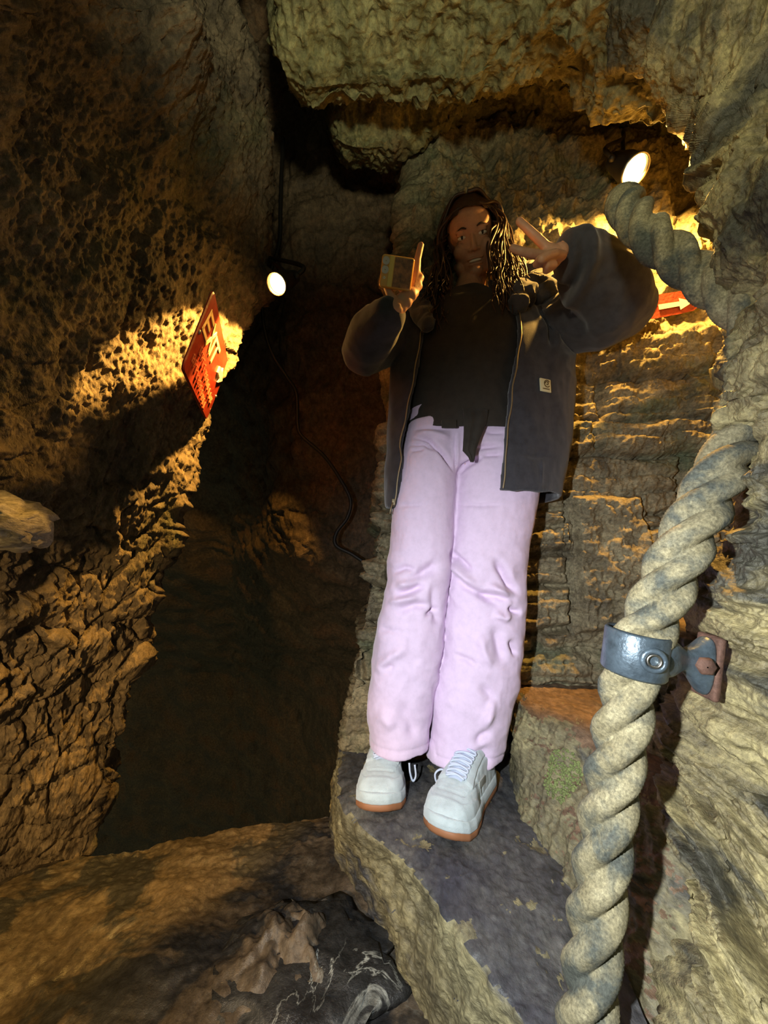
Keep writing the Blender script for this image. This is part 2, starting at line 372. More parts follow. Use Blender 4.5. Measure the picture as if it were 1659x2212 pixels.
# ---- right wall: banded rock close to the camera
rk = [-500, -150, 0, 205, 300, 430, 560, 640, 740, 800, 850, 900, 970, 1090, 1180, 1260, 1330, 1400, 1500, 1650, 1720, 1850, 2000, 2212, 2500]
lx = [1150, 1240, 1262, 1430, 1530, 1572, 1580, 1612, 1576, 1560, 1594, 1566, 1620, 1588, 1592, 1508, 1495, 1534, 1506, 1490, 1470, 1458, 1470, 1490, 1520]
l_d = [.8, .88, .92, .86, .74, .64, .59, .57, .56, .56, .56, .56, .56, .56, .56, .56, .56, .56, .57, .60, .60, .56, .51, .46, .40]
r_d = [.60, .62, .62, .58, .52, .48, .46, .45, .44, .44, .44, .44, .43, .43, .43, .43, .43, .43, .44, .46, .47, .45, .42, .38, .34]
cols = [[(x + 150, y, d + .9), (x + 60, y, d + .35), (x, y, d), (x + (1720 - x) * .3, y, d + (r - d) * .45), (1720, y, r), (2500, y, r * .62)] for x, y, d, r in zip(lx, rk, l_d, r_d)]
uu = np.concatenate([np.linspace(0, .4, 50)[:-1], np.linspace(.4, .8, 230)[:-1], np.linspace(.8, 1, 30)])
vv = np.concatenate([np.linspace(-500, 0, 60)[:-1], np.linspace(0, 2212, 760)[:-1], np.linspace(2212, 2500, 30)])
P = net(rk, cols, uu, 0, 2, vv)
def bed(m):
    """coordinates along / across the banding, which fans out from steep at the top to falling away at the foot"""
    th = np.radians(np.interp(m[:, 2], [-.1, .12, .3, .45, .6, .8, 1.0, 1.3, 1.8], [-48, -42, -26, -8, 4, 16, 34, 48, 58]))
    s = m[:, 0] * .75 - m[:, 1] * .65
    a = s * np.cos(th) + m[:, 2] * np.sin(th); c = -s * np.sin(th) + m[:, 2] * np.cos(th)
    return np.stack([a, c, m[:, 0] * .65 + m[:, 1] * .75], 1)
def d_right(m, n):
    b = bed(m); q = b + np.array([0, 1, 0]) * (.03 * fbm(m * 5, 2))[:, None]
    h = .035 * fbm(m * 4.5 + 2, 3)
    h += .014 * ridged(q * [6, 26, 6], 3) + .0025 * ridged(q * [26, 62, 26], 2) + .0045 * fbm(m * 60, 3, .6)
    s2 = q[:, 1] * 6.5 + .5 * perlin(q * [4, 2, 4]); f2_ = s2 - np.floor(s2); h += sstep(.45, .2, m[:, 2]) * (.035 * sstep(0, .85, f2_) * sstep(1, .93, f2_) - .018)
    st = q[:, 1] * 16 + .7 * perlin(q * [5, 3, 5]); fr = st - np.floor(st)
    h += .018 * sstep(0, .75, fr) * sstep(1, .85, fr) - .010                        # ledges of the beds
    return h * (1 - np.exp(-((m - pd(1540, 1432, .56)) ** 2).sum(1) / .085 ** 2))
wall_right = rock_sheet('wall_right', P, d_right, None, towards=(-.3, .2, .6))

# ---- ceiling: a low slab over the camera, a second ledge behind it
cm = MB()
def d_ceil(m, n):
    h = -.035 + .032 * fbm(m * 2.6 + 4, 3) + .013 * ridged(m * [9, 5, 9] + 1, 3) + .012 * fbm(m * [26, 12, 26], 3, .6) + .005 * fbm(m * 60, 2)
    g1, g2, _ = voronoi(m * [26, 15, 26]); return h - .012 * sstep(.4, .1, g1)
ex = [575, 600, 622, 650, 700, 770, 850, 930, 1000, 1070, 1130, 1200, 1260, 1330, 1450, 1600, 1800]
ey = [120, 150, 176, 192, 198, 195, 192, 184, 178, 168, 158, 130, 120, 190, 230, 240, 240]
ed = [1.12, 1.1, 1.08, 1.07, 1.07, 1.07, 1.07, 1.06, 1.05, 1.04, 1.02, 1.0, .98, .95, .9, .85, .8]
lo = []
for x, y, d in zip(ex, ey, ed):
    e = pd(x, y, d); k = [pd(x + (x - 829) * .0 + (-25 if x < 640 else 0), yy, dd_ * d / 1.07) for yy, dd_ in ((-900, .5), (-400, .72), (0, .92), (110, 1.01))]
    lo.append(k + [e, e + [0, .07, .03], e + [0, .16, .14], e + [0, .2, .5]])
lo[0] = [p + np.array([-.03, .15, .5]) for p in lo[0]]
W = np.array(lo); P = interp_grid(W, np.array(ex, float), np.linspace(0, 1, 8), np.concatenate([np.linspace(575, 660, 50)[:-1], np.linspace(660, 1800, 300)]), np.concatenate([np.linspace(0, .28, 40)[:-1], np.linspace(.28, .86, 230)[:-1], np.linspace(.86, 1, 20)]))
rock_sheet('c', blur(P, 4), d_ceil, None, towards=(0, .6, .5), mb=cm)
ex = [690, 712, 738, 770, 805, 850, 880, 930, 980, 1040, 1090, 1160, 1300, 1500]
ey = [270, 296, 316, 324, 324, 318, 306, 286, 258, 222, 200, 190, 230, 300]
lo = []
for x, y in zip(ex, ey):
    d = 1.36; e = pd(x, y, d)
    lo.append([pd(x, y - 260, 1.16), pd(x, y - 120, 1.26), pd(x, y - 40, 1.33), e, e + [0, .08, .03], e + [0, .2, .12], e + [0, .3, .6]])
lo[0] = [p + np.array([-.03, .15, .3]) for p in lo[0]]
W = np.array(lo); P = interp_grid(W, np.array(ex, float), np.linspace(0, 1, 7), np.linspace(690, 1500, 260), np.linspace(0, 1, 150))
rock_sheet('c', blur(P, 4), d_ceil, None, towards=(0, .6, .5), mb=cm)
ceiling = cm.obj('ceiling', M['ceil']); ceiling['kind'] = 'structure'

# ---- floor of the passage, dropping away in the dark at its far edge
far = np.array([(-1.9, 1.0), (-1.3, 1.10), (-.871, 1.239), (-.5, 1.34), (-.151, 1.457), (.3, 1.6)])
W = []
for x, y in far:
    W.append([(x, y + .25, -1.6), (x, y + .06, -.6), (x, y + .02, -.31), (x, y - .02, -.252)] + [(x * (1 - .25 * t), y - t * (y + .3), -.25) for t in (.12, .45, 1)])
W = np.array(W)
P = interp_grid(W, np.linspace(0, 1, 6), np.linspace(0, 1, 7), np.linspace(0, 1, 340), np.concatenate([np.linspace(0, .5, 60)[:-1], np.linspace(.5, .9, 300)[:-1], np.linspace(.9, 1, 30)]))
hump = pZ(640, 2070, -.25)
def d_floor(m, n):
    h = .02 * fbm(m * 3, 3) + .006 * fbm(m * 14, 3) + .003 * fbm(m * 50, 2)
    k = np.exp(-((m - hump) ** 2).sum(1) / .012); return h + k * (.045 + .035 * ridged(m * 12, 3)) + .02 * np.exp(-((m - pZ(330, 2150, -.25)) ** 2).sum(1) / .02)
floor = rock_sheet('floor', blur(P, 1), d_floor, M['floor'], towards=(0, .5, 2))

# ---- stone steps
def step_mesh(name, E, B, K, zt, zb, label, mat, n=300, rnd=.035):
    t = np.linspace(0, 1, n)
    e = catmull(pZ(*np.array(E, float).T, zt), n); b = catmull(pZ(*np.array(B, float).T, zb), n); k = catmull(pZ(*np.array(K, float).T, zt), n)
    R = []
    for s in np.linspace(0, 1, 110): R.append(k + (e - k) * s)
    din = (e - k) / np.linalg.norm(e - k, axis=1)[:, None]
    for s in np.linspace(.06, 1, 120): R.append(e + (b - e) * s)
    P = np.stack(R, 1); P = blur(P, 5)
    def dsp(m, n_):
        h = .018 * fbm(m * 5 + 3, 3) + .008 * ridged(m * [14, 14, 9], 3) + .005 * fbm(m * 30, 3, .6) + .002 * fbm(m * 90, 2)
        up = sstep(.5, .9, n_[:, 2]); return h * (1 - .65 * up)
    o = rock_sheet(name, P, dsp, mat, towards=(.1, .3, 1.6), kind=None); o['group'] = 'stone steps beside the passage'
    o.data.materials.append(M['tread'] if zt < .1 else M['tread_lamplit']); f = np.empty(len(o.data.polygons) * 3); o.data.polygons.foreach_get('normal', f); f = f.reshape(-1, 3)
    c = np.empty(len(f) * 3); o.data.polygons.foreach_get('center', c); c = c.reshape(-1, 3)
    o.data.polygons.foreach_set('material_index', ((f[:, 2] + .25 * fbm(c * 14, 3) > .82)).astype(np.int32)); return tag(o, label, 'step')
E1 = [(744, 1600), (738, 1680), (768, 1772), (872, 1862), (960, 1965), (1050, 2085), (1130, 2212), (1230, 2400)]
B1 = [(726, 1700), (716, 1770), (728, 1850), (790, 1990), (850, 2100), (900, 2212), (940, 2320), (1000, 2500)]
K1 = [(900, 1540), (1000, 1560), (1120, 1620), (1180, 1780), (1250, 1900), (1330, 2050), (1400, 2212), (1500, 2400)]
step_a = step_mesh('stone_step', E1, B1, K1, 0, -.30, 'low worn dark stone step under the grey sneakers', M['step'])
E2 = [(1122, 1440), (1117, 1512), (1190, 1552), (1280, 1600), (1345, 1655), (1400, 1694), (1500, 1730), (1640, 1770)]
B2 = [(1106, 1690), (1112, 1800), (1165, 1880), (1225, 1990), (1290, 2100), (1340, 2212), (1420, 2350), (1560, 2500)]
K2 = [(1150, 1380), (1200, 1380), (1280, 1380), (1350, 1400), (1450, 1430), (1550, 1500), (1650, 1550), (1800, 1600)]
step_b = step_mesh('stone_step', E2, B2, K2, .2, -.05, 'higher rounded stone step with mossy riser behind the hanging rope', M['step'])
mb = MB(); rr = random.Random(8); sv = coords(step_b); mc = pZ(1252, 1700, .08)
mc = sv[np.argmin(np.linalg.norm(sv - pd(1250, 1695, .86), axis=1) + .0)]
for k in rr.sample(list(np.where(np.linalg.norm((sv - mc) * [1, 1, .8], axis=1) < .046)[0]), 260): mb.ball(sv[k], [rr.uniform(.002, .0045) for _ in range(3)], None, 1)
mo = mb.obj('moss', plain('green_moss', (118, 128, 80), .95, 0, .6, 300, .2, .3, 120), step_b); mo['kind'] = 'stuff'
E3 = [(1405, 1290), (1398, 1352), (1425, 1366), (1460, 1372), (1500, 1380), (1580, 1390)]
B3 = [(1392, 1560), (1398, 1640), (1425, 1665), (1455, 1680), (1500, 1700), (1580, 1720)]
K3 = [(1440, 1260), (1470, 1265), (1500, 1270), (1540, 1280), (1580, 1290), (1640, 1300)]
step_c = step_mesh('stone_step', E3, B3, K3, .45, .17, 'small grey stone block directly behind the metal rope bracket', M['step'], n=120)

# bedding coordinates drive the colour of the right wall too
bb = bed(coords(wall_right)); at = wall_right.data.attributes.new('bed', 'FLOAT_VECTOR', 'POINT'); at.data.foreach_set('vector', bb.astype(np.float32).ravel())
mr = rock('right_wall_rock', [(96, 88, 68), (148, 136, 98), (190, 176, 124), (214, 200, 146)], 8, (1, 2.6, 1), patch=(88, 86, 72), pscale=3.0, pthr=(.52, .60), rough=(.3, .75), bump=.8, dist=.01, fine=45)
an = mr.node_tree.nodes.new('ShaderNodeAttribute'); an.attribute_name = 'bed'
mpn = [n for n in mr.node_tree.nodes if n.type == 'MAPPING'][0]; mr.node_tree.links.new(an.outputs['Vector'], mpn.inputs['Vector'])
tcn = [n for n in mr.node_tree.nodes if n.type == 'TEX_COORD'][0]
for n in mr.node_tree.nodes:
    if n.type == 'TEX_NOISE' and n.inputs['Scale'].default_value == 45: n.inputs['Scale'].default_value = 110; mr.node_tree.links.new(tcn.outputs['Object'], n.inputs['Vector'])
wall_right.data.materials.append(mr)

# ---- pale rock jutting from the left wall
mb = MB(); c0 = pd(10, 1115, .66)
def ledge():
    V = ICO[4][0].copy(); R = frame((.2, .1, 1), (.75, -.6, -.28)); S = np.array([.15, .09, .04])
    Q = np.sign(V) * np.abs(V) ** .6 * S; Q = Q * np.stack([np.ones(len(V)), 1 - .65 * np.clip(V[:, 0], 0, 1), 1 - .55 * np.clip(V[:, 0], 0, 1)], 1); Q = Q + V * (.012 * ridged(V * 2.2 + 4, 3) + .006 * fbm(V * 9, 3))[:, None]
    return Q @ R.T + c0 + np.array([-.06, .02, 0])
mb.add(ledge(), ICO[4][1])
tag(mb.obj('rock_ledge', rock('pale_rock', [(150, 142, 126), (206, 196, 176), (240, 232, 216)], 8, (1, 1, 3), bump=.8, fine=60)), 'pale pointed rock jutting from the left wall at the photo edge', 'rock')

# ---- dark veined bedrock showing through the mud floor
V = ICO[4][0].copy(); Q = V * [.19, .15, .035]; Q[:, 2] += .012 * ridged(V * 3, 3) + .004 * fbm(V * 12, 3); Q[:, :2] *= (1 + .25 * fbm(V * 2.2, 2))[:, None]
mb = MB(); mb.add(Q + pZ(655, 2110, -.255), ICO[4][1])
tag(mb.obj('bedrock', rock('dark_slate', [(30, 32, 34), (52, 54, 56), (74, 76, 74)], 6, (1, 1, 1), rough=(.3, .6), bump=.7, fine=60, veins=((190, 196, 190), 5, 4))), 'black veined rock outcrop in the muddy passage floor', 'rock')

# ================================================================== LIGHT
def spot(name, loc, aim, W, c, size, blend, r=.02):
    l = bpy.data.lights.new(name, 'SPOT'); l.energy = W; l.color = c; l.spot_size = math.radians(size); l.spot_blend = blend; l.shadow_soft_size = r
    o = bpy.data.objects.new(name, l); COL.objects.link(o); o.location = loc
    o.rotation_euler = (Vector(aim) - Vector(loc)).to_track_quat('-Z', 'Y').to_euler(); return o
# ================================================================== LAMPS, CABLE, SIGNS
MT = {}
MT['black'] = plain('black_lamp_metal', (34, 32, 30), .5, .3)
MT['steel'] = plain('brushed_steel', (168, 164, 156), .35, 1, .2, 300)
MT['lens'] = emit('lamp_glow', (1, .60, .14), 60)
MT['rubber'] = plain('black_cable_rubber', (26, 23, 21), .55)
def lamp(name, label, face, d, r, back, nst):
    t = thing(name, label, 'lamp', face - d * .1, 'amber lamps in the cave')
    L = .11
    MB().lathe([(.004, -L - .012), (r * .62, -L), (r * .8, -L * .7), (r * 1.0, -L * .35), (r * 1.02, 0), (r * 1.12, .004), (r * 1.12, .012), (r * .98, .013), (r * .96, .002), (r * .5, -.02), (.002, -.022)], face, d, 40, False).obj('housing', MT['black'], t)
    MB().lathe([(r * .97, .010), (r * 1.07, .016), (r * 1.10, .012), (r * 1.10, .004)], face, d, 40, False).obj('rim', MT['steel'], t)
    MB().lathe([(.001, .009), (r * .5, .008), (r * .9, .004), (r * .95, .0)], face, d, 40, False).obj('lens', MT['lens'], t)
    # bracket: yoke and arm to the rock
    a = face - d * L * .6; side = unit(np.cross(d, [0, 0, 1]))
    mb = MB()
    mb.tube(catmull([a + side * r * 1.1, a + side * r * 1.15 - d * .03 + np.array([0, 0, .03]), back, back + (back - a) * .3], 14), .007, 8)
    mb.tube(catmull([a - side * r * 1.1, a - side * r * 1.15 - d * .03 + np.array([0, 0, .03]), back], 14), .007, 8)
    mb.ball(a + side * r * 1.08, .011); mb.ball(a - side * r * 1.08, .011)
    mb.obj('mounting_arm', MT['black'], t)
    return t
lamp1_face = pd(602, 612, 1.20); lamp1_dir = unit([-.30, -.62, -.72])
lamp('wall_lamp', 'small round glowing amber lamp beside the red diamond sign', lamp1_face, lamp1_dir, .030, pd(572, 555, 1.42), 0)
lamp2_face = pd(1368, 365, 1.21); lamp2_dir = unit([.22, -.48, -.85])
lamp('wall_lamp', 'bright amber lamp up on the right above the thick rope', lamp2_face, lamp2_dir, .040, pd(1345, 300, 1.36), 0)
cab = [(612, 300, 1.7), (608, 380, 1.62), (606, 450, 1.6), (604, 520, 1.6), (590, 570, 1.6), (570, 620, 1.62), (568, 690, 1.66), (586, 760, 1.7), (620, 815, 1.74), (640, 850, 1.74), (643, 915, 1.74), (652, 942, 1.74), (700, 985, 1.74), (735, 1035, 1.74), (757, 1080, 1.74), (750, 1118, 1.74),
       (727, 1150, 1.74), (726, 1178, 1.74), (765, 1200, 1.74), (800, 1232, 1.74), (800, 1290, 1.76), (785, 1340, 1.78), (780, 1420, 1.82)]
P = catmull(pd(*np.array(cab, float).T), 240)
tag(MB().tube(P, .0085, 8).obj('cable', MT['rubber']), 'black cable snaking down the dark far wall from the lamp', 'cable')

# ---- red sign on the left wall: its plane follows from the four corners seen
q = np.array([on_sign(*p) for p in (TL, TR, BR, BL)]); s0, s1 = q[[0, 3], 0].mean(), q[[1, 2], 0].mean(); t0, t1 = q[[2, 3], 1].mean(), q[[0, 1], 1].mean()
RS = np.stack([e1, e2, en], 1)
def SP(s, t, h): return S0 + e1 * s + e2 * t + en * h
sg = thing('exit_sign', 'red exit sign board mounted on the left rock wall', 'sign', SP((s0 + s1) / 2, (t0 + t1) / 2, 0))
MT['red'] = plain('red_sign_paint', (124, 34, 16), .45, 0, .5, 90, .5, .12, 30)
MT['letter'] = plain('cream_letter_paint', (238, 200, 140), .45)
MT['white'] = plain('white_arrow_paint', (236, 226, 196), .35)
def plate(mb, s0, s1, t0, t1, h0, h1, rad):
    a = np.linspace(0, np.pi / 2, 7); o = []
    for cx, cy, k in ((s1 - rad, t1 - rad, 0), (s0 + rad, t1 - rad, 1), (s0 + rad, t0 + rad, 2), (s1 - rad, t0 + rad, 3)):
        for q_ in a: o.append((cx + rad * math.cos(q_ + k * np.pi / 2), cy + rad * math.sin(q_ + k * np.pi / 2)))
    o = np.array(o); b = .003
    c = o.mean(0)
    rings = [(o, h0), (o, h1 - b), (c + (o - c) * (1 - b / np.abs(o - c).max(0)), h1)]
    mb.grid(np.array([[SP(x, y, h) for x, y in r] for r, h in rings]), True, True, True); return mb
plate(MB(), s0, s1, t0, t1, -.006, 0, .02).obj('board', MT['red'], sg, False)
def bar(mb, p, q_, w, h=.003):
    a, b = on_sign(*p), on_sign(*q_); d = b - a; L = np.linalg.norm(d); d /= L; n = np.array([-d[1], d[0]])
    R = np.stack([e1 * d[0] + e2 * d[1], e1 * n[0] + e2 * n[1], en], 1)
    m = (a + b) / 2; mb.box(SP(m[0], m[1], h / 2), (L / 2 + w / 2, w / 2, h / 2), R, .0012); return mb
for strokes in ([((455, 674), (437, 708)), ((455, 675), (460, 700)), ((447, 693), (451, 712)), ((437, 708), (444, 732))],
                [((463, 703), (450, 755)), ((465, 722), (444, 741))], [((466, 731), (451, 764))], [((467, 734), (473, 758)), ((470, 747), (455, 779))]):
    mb = MB()
    for p, q_ in strokes: bar(mb, p, q_, .012)
    mb.obj('letter', MT['letter'], sg, False)
a0 = on_sign(471, 786); 
mb = MB(); ar = np.array([(0, .014), (.045, .014), (.045, .034), (.095, 0), (.045, -.034), (.045, -.014), (0, -.014)]) * [1.0, .8] + on_sign(470, 797)
mb.grid(np.array([[SP(x, y, h) for x, y in ar] for h in (0, .006)]), True, True, True).obj('arrow', MT['white'], sg, False)
# two rows of small raised lettering, worn past reading
rr = random.Random(3); mtxt = plain('raised_red_lettering', (196, 104, 76), .25)
for (p, q_) in (((430, 752), (455, 868)), ((414, 768), (441, 880))):
    a, b = on_sign(*p), on_sign(*q_); mb = MB()
    for k in range(11):
        c = a + (b - a) * (k + .5) / 11; hh = .0105
        for dx in (-.006, .006) if rr.random() < .6 else (-.006,):
            mb.box(SP(c[0] + dx, c[1], .002), (.0016, hh, .002), RS, .0008)
        for dy in rr.sample((-hh, 0, hh), 2): mb.box(SP(c[0], c[1] + dy, .002), (.007, .0016, .002), RS, .0008)
    mb.obj('text_line', mtxt, sg, False)

for p in ((430, 717), (466, 856)):
    c = on_sign(*p); MB().lathe([(.001, .004), (.004, .004), (.006, .002), (.006, 0)], SP(*c, 0), en, 16, False).obj('screw', MT['steel'], sg)

# ---- arrow board on the back wall, half hidden by the raised elbow
Y2 = 1.12
def A(x, y, h=0): return pY(x, y, Y2 - h)
ag = thing('arrow_sign', 'red wooden arrow board on the rock behind the raised elbow', 'sign', A(1430, 665))
MT['redwood'] = plain('weathered_red_wood', (140, 42, 20), .6, 0, 1.0, 120, .4, .3, 45)
ot = [(1335, 649), (1372, 643), (1470, 629), (1495, 625), (1507, 630), (1511, 648), (1509, 662), (1498, 671), (1470, 678), (1366, 697), (1335, 702)]
mb = MB(); mb.grid(np.array([[A(x, y, h) for x, y in ot] for h in (-.018, .0)]), True, True, True); mb.obj('board', MT['redwood'], ag, False)
mb = MB(); ot = [(1422, 658), (1468, 651), (1466, 644), (1499, 651), (1470, 669), (1468, 661), (1424, 669)]
mb.grid(np.array([[A(x, y, h) for x, y in ot] for h in (0, .004)]), True, True, True); mb.obj('arrow', MT['white'], ag, False)
P = catmull([A(1417, 649, .002), A(1412, 657, .002), A(1406, 663, .002)], 8); MB().tube(P, .0028, 6).obj('carved_stroke', MT['letter'], ag)

# ================================================================== ROPE AND BRACKET
rp = [(1340, 432, .98), (1345, 436, .86), (1352, 446, .74), (1395, 500, .68), (1447, 546, .66), (1502, 588, .645), (1555, 628, .62), (1598, 662, .60), (1636, 720, .59), (1650, 800, .60), (1648, 870, .60), (1610, 930, .56), (1562, 1010, .52), (1520, 1090, .51),
      (1480, 1170, .50), (1442, 1255, .50), (1405, 1340, .50), (1372, 1408, .50), (1354, 1500, .50), (1334, 1620, .50), (1313, 1750, .50), (1290, 1950, .49), (1266, 2212, .47), (1248, 2500, .45)]
P = resample(catmull(pd(*np.array(rp, float).T), 400), 620)
T, N, B = frames(P); Ls = np.concatenate([[0], np.cumsum(np.linalg.norm(np.diff(P, axis=0), axis=1))])
nphi = 60; phi = np.linspace(0, 2 * np.pi, nphi, endpoint=False)
tw = 2 * np.pi * Ls / .175
psi = (phi[None] - tw[:, None]) % (2 * np.pi / 3) - np.pi / 3
rs, cc = .0180, .0160
rad = cc * np.cos(psi) + np.sqrt(np.maximum(rs ** 2 - (cc * np.sin(psi)) ** 2, 1e-9))
fib = (phi[None] * 0 + Ls[:, None]) 
rad = rad + .0006 * np.sin(psi * 38 + 3 * np.sin(fib * 60)) + .0009 * perlin(np.stack(np.broadcast_arrays(psi * 3, fib * 40, 0 * psi), -1).reshape(-1, 3)).reshape(psi.shape)
Vr = P[:, None] + rad[..., None] * (np.cos(phi)[None, :, None] * N[:, None] + np.sin(phi)[None, :, None] * B[:, None])
MT['rope'] = rock('rope_fibre', [(136, 126, 92), (170, 160, 124), (198, 188, 150)], 30, (1, 1, 1), patch=(98, 102, 92), pscale=17, pthr=(.45, .60), rough=(.8, .95), bump=.7, dist=.002, fine=260)
tag(MB().grid(Vr, True, True, True).obj('rope', MT['rope']), 'thick twisted tan rope handrail hanging along the right rock wall', 'rope')

k = np.argmin(np.linalg.norm(P - pd(1372, 1406, .5), axis=1)); C0 = P[k]
up = unit(unit(-T[k]) * .35 + np.array([.05, -.1, 1]) * .65); 
PW = pd(1532, 1434, .512); out = PW - C0; out = unit(out - up * (out @ up)); fr = unit(np.cross(up, out)); fr = -fr if fr[1] > 0 else fr; tc = unit((EYE - C0) - up * ((EYE - C0) @ up)); sc = np.cross(up, tc); sc = sc if sc[0] > 0 else -sc; fb = unit(tc + sc * .35)
LW = (PW - C0) @ out
RB = np.stack([out, fr, up], 1)
def Bp(x, f_, z): return C0 + out * x + fr * f_ + up * z
MT['paint'] = plain('blue_grey_bracket_paint', (88, 102, 112), .38, .55, .35, 220, .6, .22, 60)
MT['rust'] = plain('rusty_metal', (98, 72, 60), .75, .3, .6, 200, .4, .3, 80)
bk = thing('rope_bracket', 'blue grey metal bracket clamping the rope to the wall', 'bracket', C0)
ro, hh = .0375, .0275
mb = MB(); mb.lathe([(ro - .005, -hh + .002), (ro - .002, -hh), (ro, -hh + .003), (ro, hh - .003), (ro - .002, hh), (ro - .005, hh - .002), (ro - .005, -hh + .002)], C0, up, 56, False); mb.obj('collar', MT['paint'], bk)
# neck: swells from the collar, narrows, then flares to the wall plate
sec = [(ro * .30, .034, .027), (ro * .75, .030, .027), (ro * 1.05, .027, .026), (ro * 1.35, .020, .021), (ro * 1.65, .014, .015), (LW * .62, .011, .0135), (LW * .72, .012, .018), (LW * .82, .014, .029), (LW * .90, .016, .038), (LW * .97, .016, .040)]
a = np.linspace(0, 2 * np.pi, 32, endpoint=False)
G = np.array([[Bp(x, w_ * np.sign(np.cos(q_)) * abs(np.cos(q_)) ** .7, z_ * np.sign(np.sin(q_)) * abs(np.sin(q_)) ** .7 - .008 * sstep(ro, LW, x)) for q_ in a] for x, w_, z_ in sec])
mb = MB(); mb.grid(G, True, False, True); nk = mb.obj('neck', MT['paint'], bk); sm = nk.modifiers.new('s', 'SUBSURF'); sm.levels = sm.render_levels = 2
MB().lathe([(.0155, -.012), (.0155, .003), (.0145, .006), (.0115, .0075), (.0095, .0065), (.0090, .003), (.0090, -.008)], C0 + (tc * .85 + sc * .53) * (ro - .0035) + up * .001, fb, 36, False).obj('boss', MT['paint'], bk)
MB().lathe([(.0088, .006), (.0082, .0075), (.0062, .0075), (.0056, .004), (.0056, -.004), (.001, -.004)], C0 + (tc * .85 + sc * .53) * (ro - .0035) + up * .001, fb, 30, False).obj('set_screw', MT['steel'], bk)
MB().box(Bp(LW * .99, 0, -.008), (.005, .018, .0415), RB, .004).obj('wall_plate', MT['rust'], bk)
MB().lathe([(.0115, -.01), (.0115, .006), (.009, .008), (.001, .009)], Bp(LW * .80, .014, -.004), unit(fr - out * .5), 6, False).obj('bolt', MT['rust'], bk)
# ================================================================== THE PERSON
skin = plain('skin', (196, 148, 118), .5, 0, .2, 300, .4, .06, 30)
for nd in (skin.node_tree.nodes['Principled BSDF'],):
    nd.inputs['Subsurface Weight'].default_value = .12; nd.inputs['Subsurface Radius'].default_value = (.012, .004, .002); nd.inputs['Subsurface Scale'].default_value = 1
jean = plain('pale_pink_denim', (222, 200, 227), .85, 0, .35, 900, .2, .03, 60, .25)
black = plain('black_fleece', (62, 61, 66), .95, 0, .5, 700, .15, .15, 40, .35)
tee = plain('black_jersey', (58, 53, 48), .9, 0, .3, 900, .15, .1, 40, .1)
suede = plain('pale_grey_suede', (192, 204, 206), .9, 0, .5, 800, .2, .06, 50, .3)
gum = plain('gum_rubber', (152, 102, 68), .6)
lacem = plain('pale_lace', (198, 208, 226), .85)
hairm = plain('brown_hair', (58, 36, 22), .45, 0, .4, 500, .5, .25, 90)
gold = plain('brass_zip', (150, 136, 108), .5, .6)

# joints
SL, SR = pY(895, 690, 1.14), pY(1178, 694, 1.14)
EL, WL = pY(790, 760, 1.03), pY(852, 668, .845)
ER, WR = pY(1326, 664, .93), pY(1236, 530, .82)
NB = pY(1008, 645, 1.15)
print('arms', [round(float(np.linalg.norm(a - b)), 3) for a, b in ((SL, EL), (EL, WL), (SR, ER), (ER, WR))], 'neck', NB, SL, SR)
eye_mid = pY(1020, 507, 1.06)
hf = unit([-.16, -.86, -.46]); hu = np.array([-.20, -.42, .88]); hu = unit(hu - hf * (hu @ hf)); hr = unit(np.cross(hf, hu)); hr = hr if hr[0] > 0 else -hr
def Hd(x, f_, z): return eye_mid + hr * x + hf * f_ + hu * z       # head space: right in the photo, forward, up, from between the eyes
HR = np.stack([hr, hf, hu], 1)

mb = MB()
# head
mb.ball(Hd(0, -.098, .035), (.074, .096, .090), HR, 4)
mb.ball(Hd(0, -.052, .03), (.066, .056, .072), HR, 3)
mb.ball(Hd(0, -.045, -.035), (.060, .052, .062), HR, 3)
mb.ball(Hd(0, -.040, -.075), (.042, .042, .034), HR, 3)
mb.ball(Hd(0, -.010, -.100), (.023, .019, .016), HR, 3); mb.chain([Hd(-.052, -.075, -.062), Hd(-.034, -.038, -.088), Hd(0, -.014, -.099), Hd(.034, -.038, -.088), Hd(.052, -.075, -.062)], [.014, .015, .016, .015, .014])
for s in (-1, 1):
    mb.ball(Hd(s * .036, -.022, -.034), (.026, .022, .024), HR, 3); mb.ball(Hd(s * .045, -.045, -.075), (.018, .03, .022), HR)
    mb.ball(Hd(s * .031, -.008, .018), (.022, .010, .006), HR); mb.ball(Hd(s * .0315, -.0075, .0075), (.0165, .0085, .0035), HR); mb.ball(Hd(s * .0315, -.0095, -.009), (.015, .0075, .003), HR)
    mb.ball(Hd(s * .0115, .004, -.041), (.008, .009, .0065), HR)
    mb.ball(Hd(s * .076, -.095, -.015), (.008, .018, .030), HR)
mb.chain([Hd(0, -.006, .005), Hd(0, .004, -.02), Hd(0, .012, -.038)], [.0075, .0085, .010])
mb.ball(Hd(0, -.001, -.064), (.028, .011, .0045), HR); mb.ball(Hd(0, -.003, -.080), (.024, .011, .006), HR)
